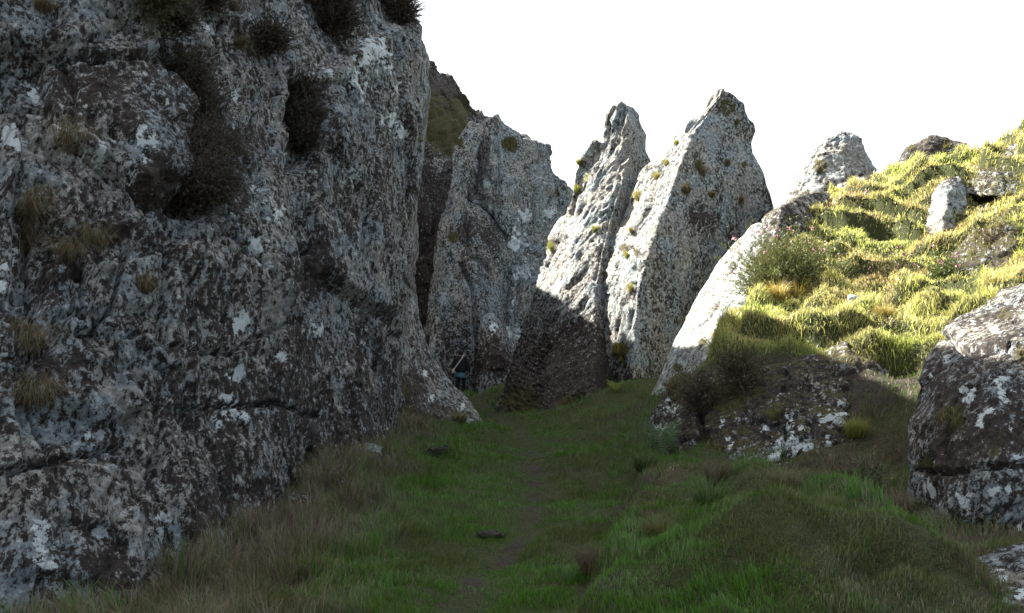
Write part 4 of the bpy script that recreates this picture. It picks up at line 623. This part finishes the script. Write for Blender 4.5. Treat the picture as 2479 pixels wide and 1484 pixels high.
for q_, (u, v, Y, h, lx) in enumerate([(2055, 1380, 7, .45, .22), (2085, 1390, 6.9, .38, .10), (2120, 1370, 7.1, .36, .15), (2040, 1370, 7.2, .5, -.2), (2075, 1370, 7.1, .42, -.02), (2010, 1330, 7.6, .4, -.1), (2000, 1320, 7.8, .42, .05), (2160, 1350, 7.2, .4, .28)]):
    SK = ['leaning far right from the middle', 'short and nearly upright, towards the right', 'slightly right leaning, second from the right', 'tall and bent to the left', 'tall and dead straight', 'leaning a little left, at the left end', 'upright, the leftmost but one', 'bent furthest right, at the right end']
    stalk(u, v, Y, h, lx, 'thin dry stalk beside the dark low shrub, '+SK[q_], 'dry stalks between outcrop and boulder')
for q_, (u, v, Y, h, lx) in enumerate([(740, 1330, 8.6, .45, .02), (760, 1330, 8.7, .4, .06), (725, 1335, 8.5, .38, -.05), (690, 1340, 8.3, .35, .03), (850, 1290, 9.4, .36, .08)]):
    stalk(u, v, Y, h, lx, 'dry stalk before the dark hollow under the cliff, '+['tallest and upright', 'just right of the tallest', 'leaning left beside the tallest', 'at the left end', 'alone at the right end'][q_], 'dry stalks under the cliff')
# ------------------------------------------------------------------ the walker
def skin(name, pts, edges, mat, parent, sub=2, root=0):
    me = bpy.data.meshes.new(name); me.from_pydata([p[:3] for p in pts], edges, []); o = link(name, me, mat, parent)
    sk = o.modifiers.new('skin', 'SKIN'); sk.use_smooth_shade = True
    if not me.skin_vertices: me.skin_vertices.new() if hasattr(me.skin_vertices, 'new') else None
    for i, p in enumerate(pts): sv = me.skin_vertices[0].data[i]; sv.radius = (p[3], p[4] if len(p) > 4 else p[3]); sv.use_root = (i == root)
    sb = o.modifiers.new('sub', 'SUBSURF'); sb.levels = sub; sb.render_levels = sub; return o
wx, wy, _ = P(1115, 952, 33); wz = float(ground_z(np.array([wx]), np.array([wy]))[0])
person = link('person', None, loc=(wx, wy, wz)); person.rotation_euler[2] = R(-8); person.scale = (1.06, 1.06, 1.06)
tag(person, 'walker seen from behind in a loose black jacket over a teal top and black trousers', 'person')
M_SKIN = plain('skin', (.42, .26, .19), .6); M_HAIR = plain('dark_hair', (.018, .013, .010), .6, (.035, .025, .018), 90); M_JACK = plain('black_wool', (.012, .012, .014), .95, (.020, .020, .024), 60); M_TROU = plain('black_cotton', (.010, .010, .012), .9)
M_TEAL = plain('teal_print', (.01, .14, .15), .8, (.10, .12, .17), 14); M_BAG = plain('beige_canvas', (.36, .31, .27), .9, (.28, .24, .21), 30); M_SHOE = plain('blue_shoe', (.02, .05, .12), .6)
pts = [(0, 0, .86, .12, .09), (0, 0, 1.0, .11, .085), (0, .01, 1.18, .14, .10), (0, -.01, 1.32, .10, .08), (0, 0, 1.385, .05), (0, .012, 1.44, .062, .075), (0, .012, 1.505, .075, .09), (0, 0, 1.565, .062, .07)]
ed = [(i, i+1) for i in range(7)]
pts += [(0, .105, 1.475, .012)]; ed.append((6, 8))                     # nose
for s_ in (-1, 1): pts.append((s_*.088, 0, 1.485, .012, .018)); ed.append((6, len(pts)-1))   # ears
for s_ in (-1, 1):
    k = len(pts); pts += [(s_*.16, 0, 1.30, .055), (s_*.25, -.03, 1.06, .042), (s_*.255, .05, .85, .030), (s_*.25, .07, .80, .030, .016), (s_*.25, .08, .765, .032, .014)]; ed += [(3, k), (k, k+1), (k+1, k+2), (k+2, k+3), (k+3, k+4)]
    for f, (dy, ln) in enumerate([(.026, .060), (.009, .070), (-.009, .066), (-.025, .052)]):
        q = len(pts); pts += [(s_*.25, .08+dy, .74, .0085), (s_*.245, .085+dy, .74-ln*.55, .008), (s_*.235, .09+dy, .74-ln, .0065)]; ed += [(k+4, q), (q, q+1), (q+1, q+2)]
    q = len(pts); pts += [(s_*.245, .105, .785, .010), (s_*.235, .125, .755, .008)]; ed += [(k+3, q), (q, q+1)]
    k = len(pts); pts += [(s_*.09, 0, .82, .085), (s_*.10, .03*s_, .46, .055), (s_*.10, -.03+.05*s_, .09, .036), (s_*.105, .07+.05*s_, .045, .035, .028)]; ed += [(0, k), (k, k+1), (k+1, k+2), (k+2, k+3)]
skin('body', pts, ed, M_SKIN, person)
jp = [(0, 0, .74, .23, .17), (0, 0, .96, .215, .16), (0, .0, 1.18, .20, .155), (0, -.01, 1.31, .15, .125), (0, 0, 1.40, .085, .085)]; je = [(0, 1), (1, 2), (2, 3), (3, 4)]
for s_ in (-1, 1): k = len(jp); jp += [(s_*.15, 0, 1.29, .088), (s_*.262, -.03, 1.07, .082), (s_*.268, .035, .80, .072)]; je += [(3, k), (k, k+1), (k+1, k+2)]
skin('jacket', jp, je, M_JACK, person)
tp = [(0, 0, .88, .15, .11), (0, 0, .80, .15, .115)]; te = [(0, 1)]
for s_ in (-1, 1): k = len(tp); tp += [(s_*.085, 0, .72, .095), (s_*.10, .03*s_, .46, .078), (s_*.10, -.03+.05*s_, .11, .060)]; te += [(1, k), (k, k+1), (k+1, k+2)]
skin('trousers', tp, te, M_TROU, person)
for s_ in (-1, 1): skin('shoe', [(s_*.10, -.05+.05*s_, .05, .045, .04), (s_*.104, .04+.05*s_, .04, .043, .035), (s_*.107, .12+.05*s_, .035, .035, .025)], [(0, 1), (1, 2)], M_SHOE, person)
skin('hair', [(0, -.025, 1.39, .075, .065), (0, -.030, 1.46, .098, .092), (0, -.020, 1.53, .102, .105), (0, -.008, 1.60, .078, .080)], [(0, 1), (1, 2), (2, 3)], M_HAIR, person)
m = 40; t = np.linspace(0, 2*math.pi, m, endpoint=False); V, Q = [], []
for k, (z_, rx, ry) in enumerate([(.80, .150, .115), (.74, .185, .135), (.70, .195, .145), (.655, .19, .14)]):
    for i in range(m): f_ = 1+.05*k/3*math.sin(9*t[i]); V.append((rx*f_*math.cos(t[i]), ry*f_*math.sin(t[i]), z_-(.05*max(0, math.cos(t[i]+.6)) if k == 3 else 0)))
for k in range(3):
    for i in range(m): Q.append([k*m+i, k*m+(i+1) % m, (k+1)*m+(i+1) % m, (k+1)*m+i])
link('top_hem', npmesh('top_hem', np.array(V), quads=np.array(Q)), M_TEAL, person)
bag = link('shoulder_bag', None, loc=(wx, wy, wz)); bag.rotation_euler[2] = R(-8); bag.scale = (1.06, 1.06, 1.06); tag(bag, 'beige cloth bag slung across the back of the walker', 'bag')
skin('bag_body', [(-.20, -.20, .95, .04, .035), (-.225, -.21, .86, .11, .055), (-.235, -.21, .76, .13, .06)], [(0, 1), (1, 2)], M_BAG, bag)
V, Q = [], []; path = [(-.19, -.205, .93), (-.10, -.195, 1.05), (-.01, -.192, 1.17), (.07, -.165, 1.28), (.115, -.115, 1.38), (.12, -.02, 1.43), (.09, .10, 1.39), (.0, .18, 1.22), (-.12, .19, 1.05), (-.25, .05, .93), (-.21, -.14, .90)]
for i, p in enumerate(path): V += [(p[0]-.022, p[1], p[2]+.012), (p[0]+.022, p[1], p[2]-.012), (p[0]+.022, p[1]-.008 if p[1] < 0 else p[1]+.008, p[2]-.012), (p[0]-.022, p[1]-.008 if p[1] < 0 else p[1]+.008, p[2]+.012)]
for i in range(len(path)-1):
    for k in range(4): Q.append([4*i+k, 4*i+(k+1) % 4, 4*i+4+(k+1) % 4, 4*i+4+k])
link('strap', npmesh('strap', np.array(V), quads=np.array(Q)), M_BAG, bag)
print('TRIS', sum(sum(len(p.vertices)-2 for p in o.data.polygons) if len(o.data.polygons) < 5000 else len(o.data.polygons)*2 for o in S.objects if o.type == 'MESH'))
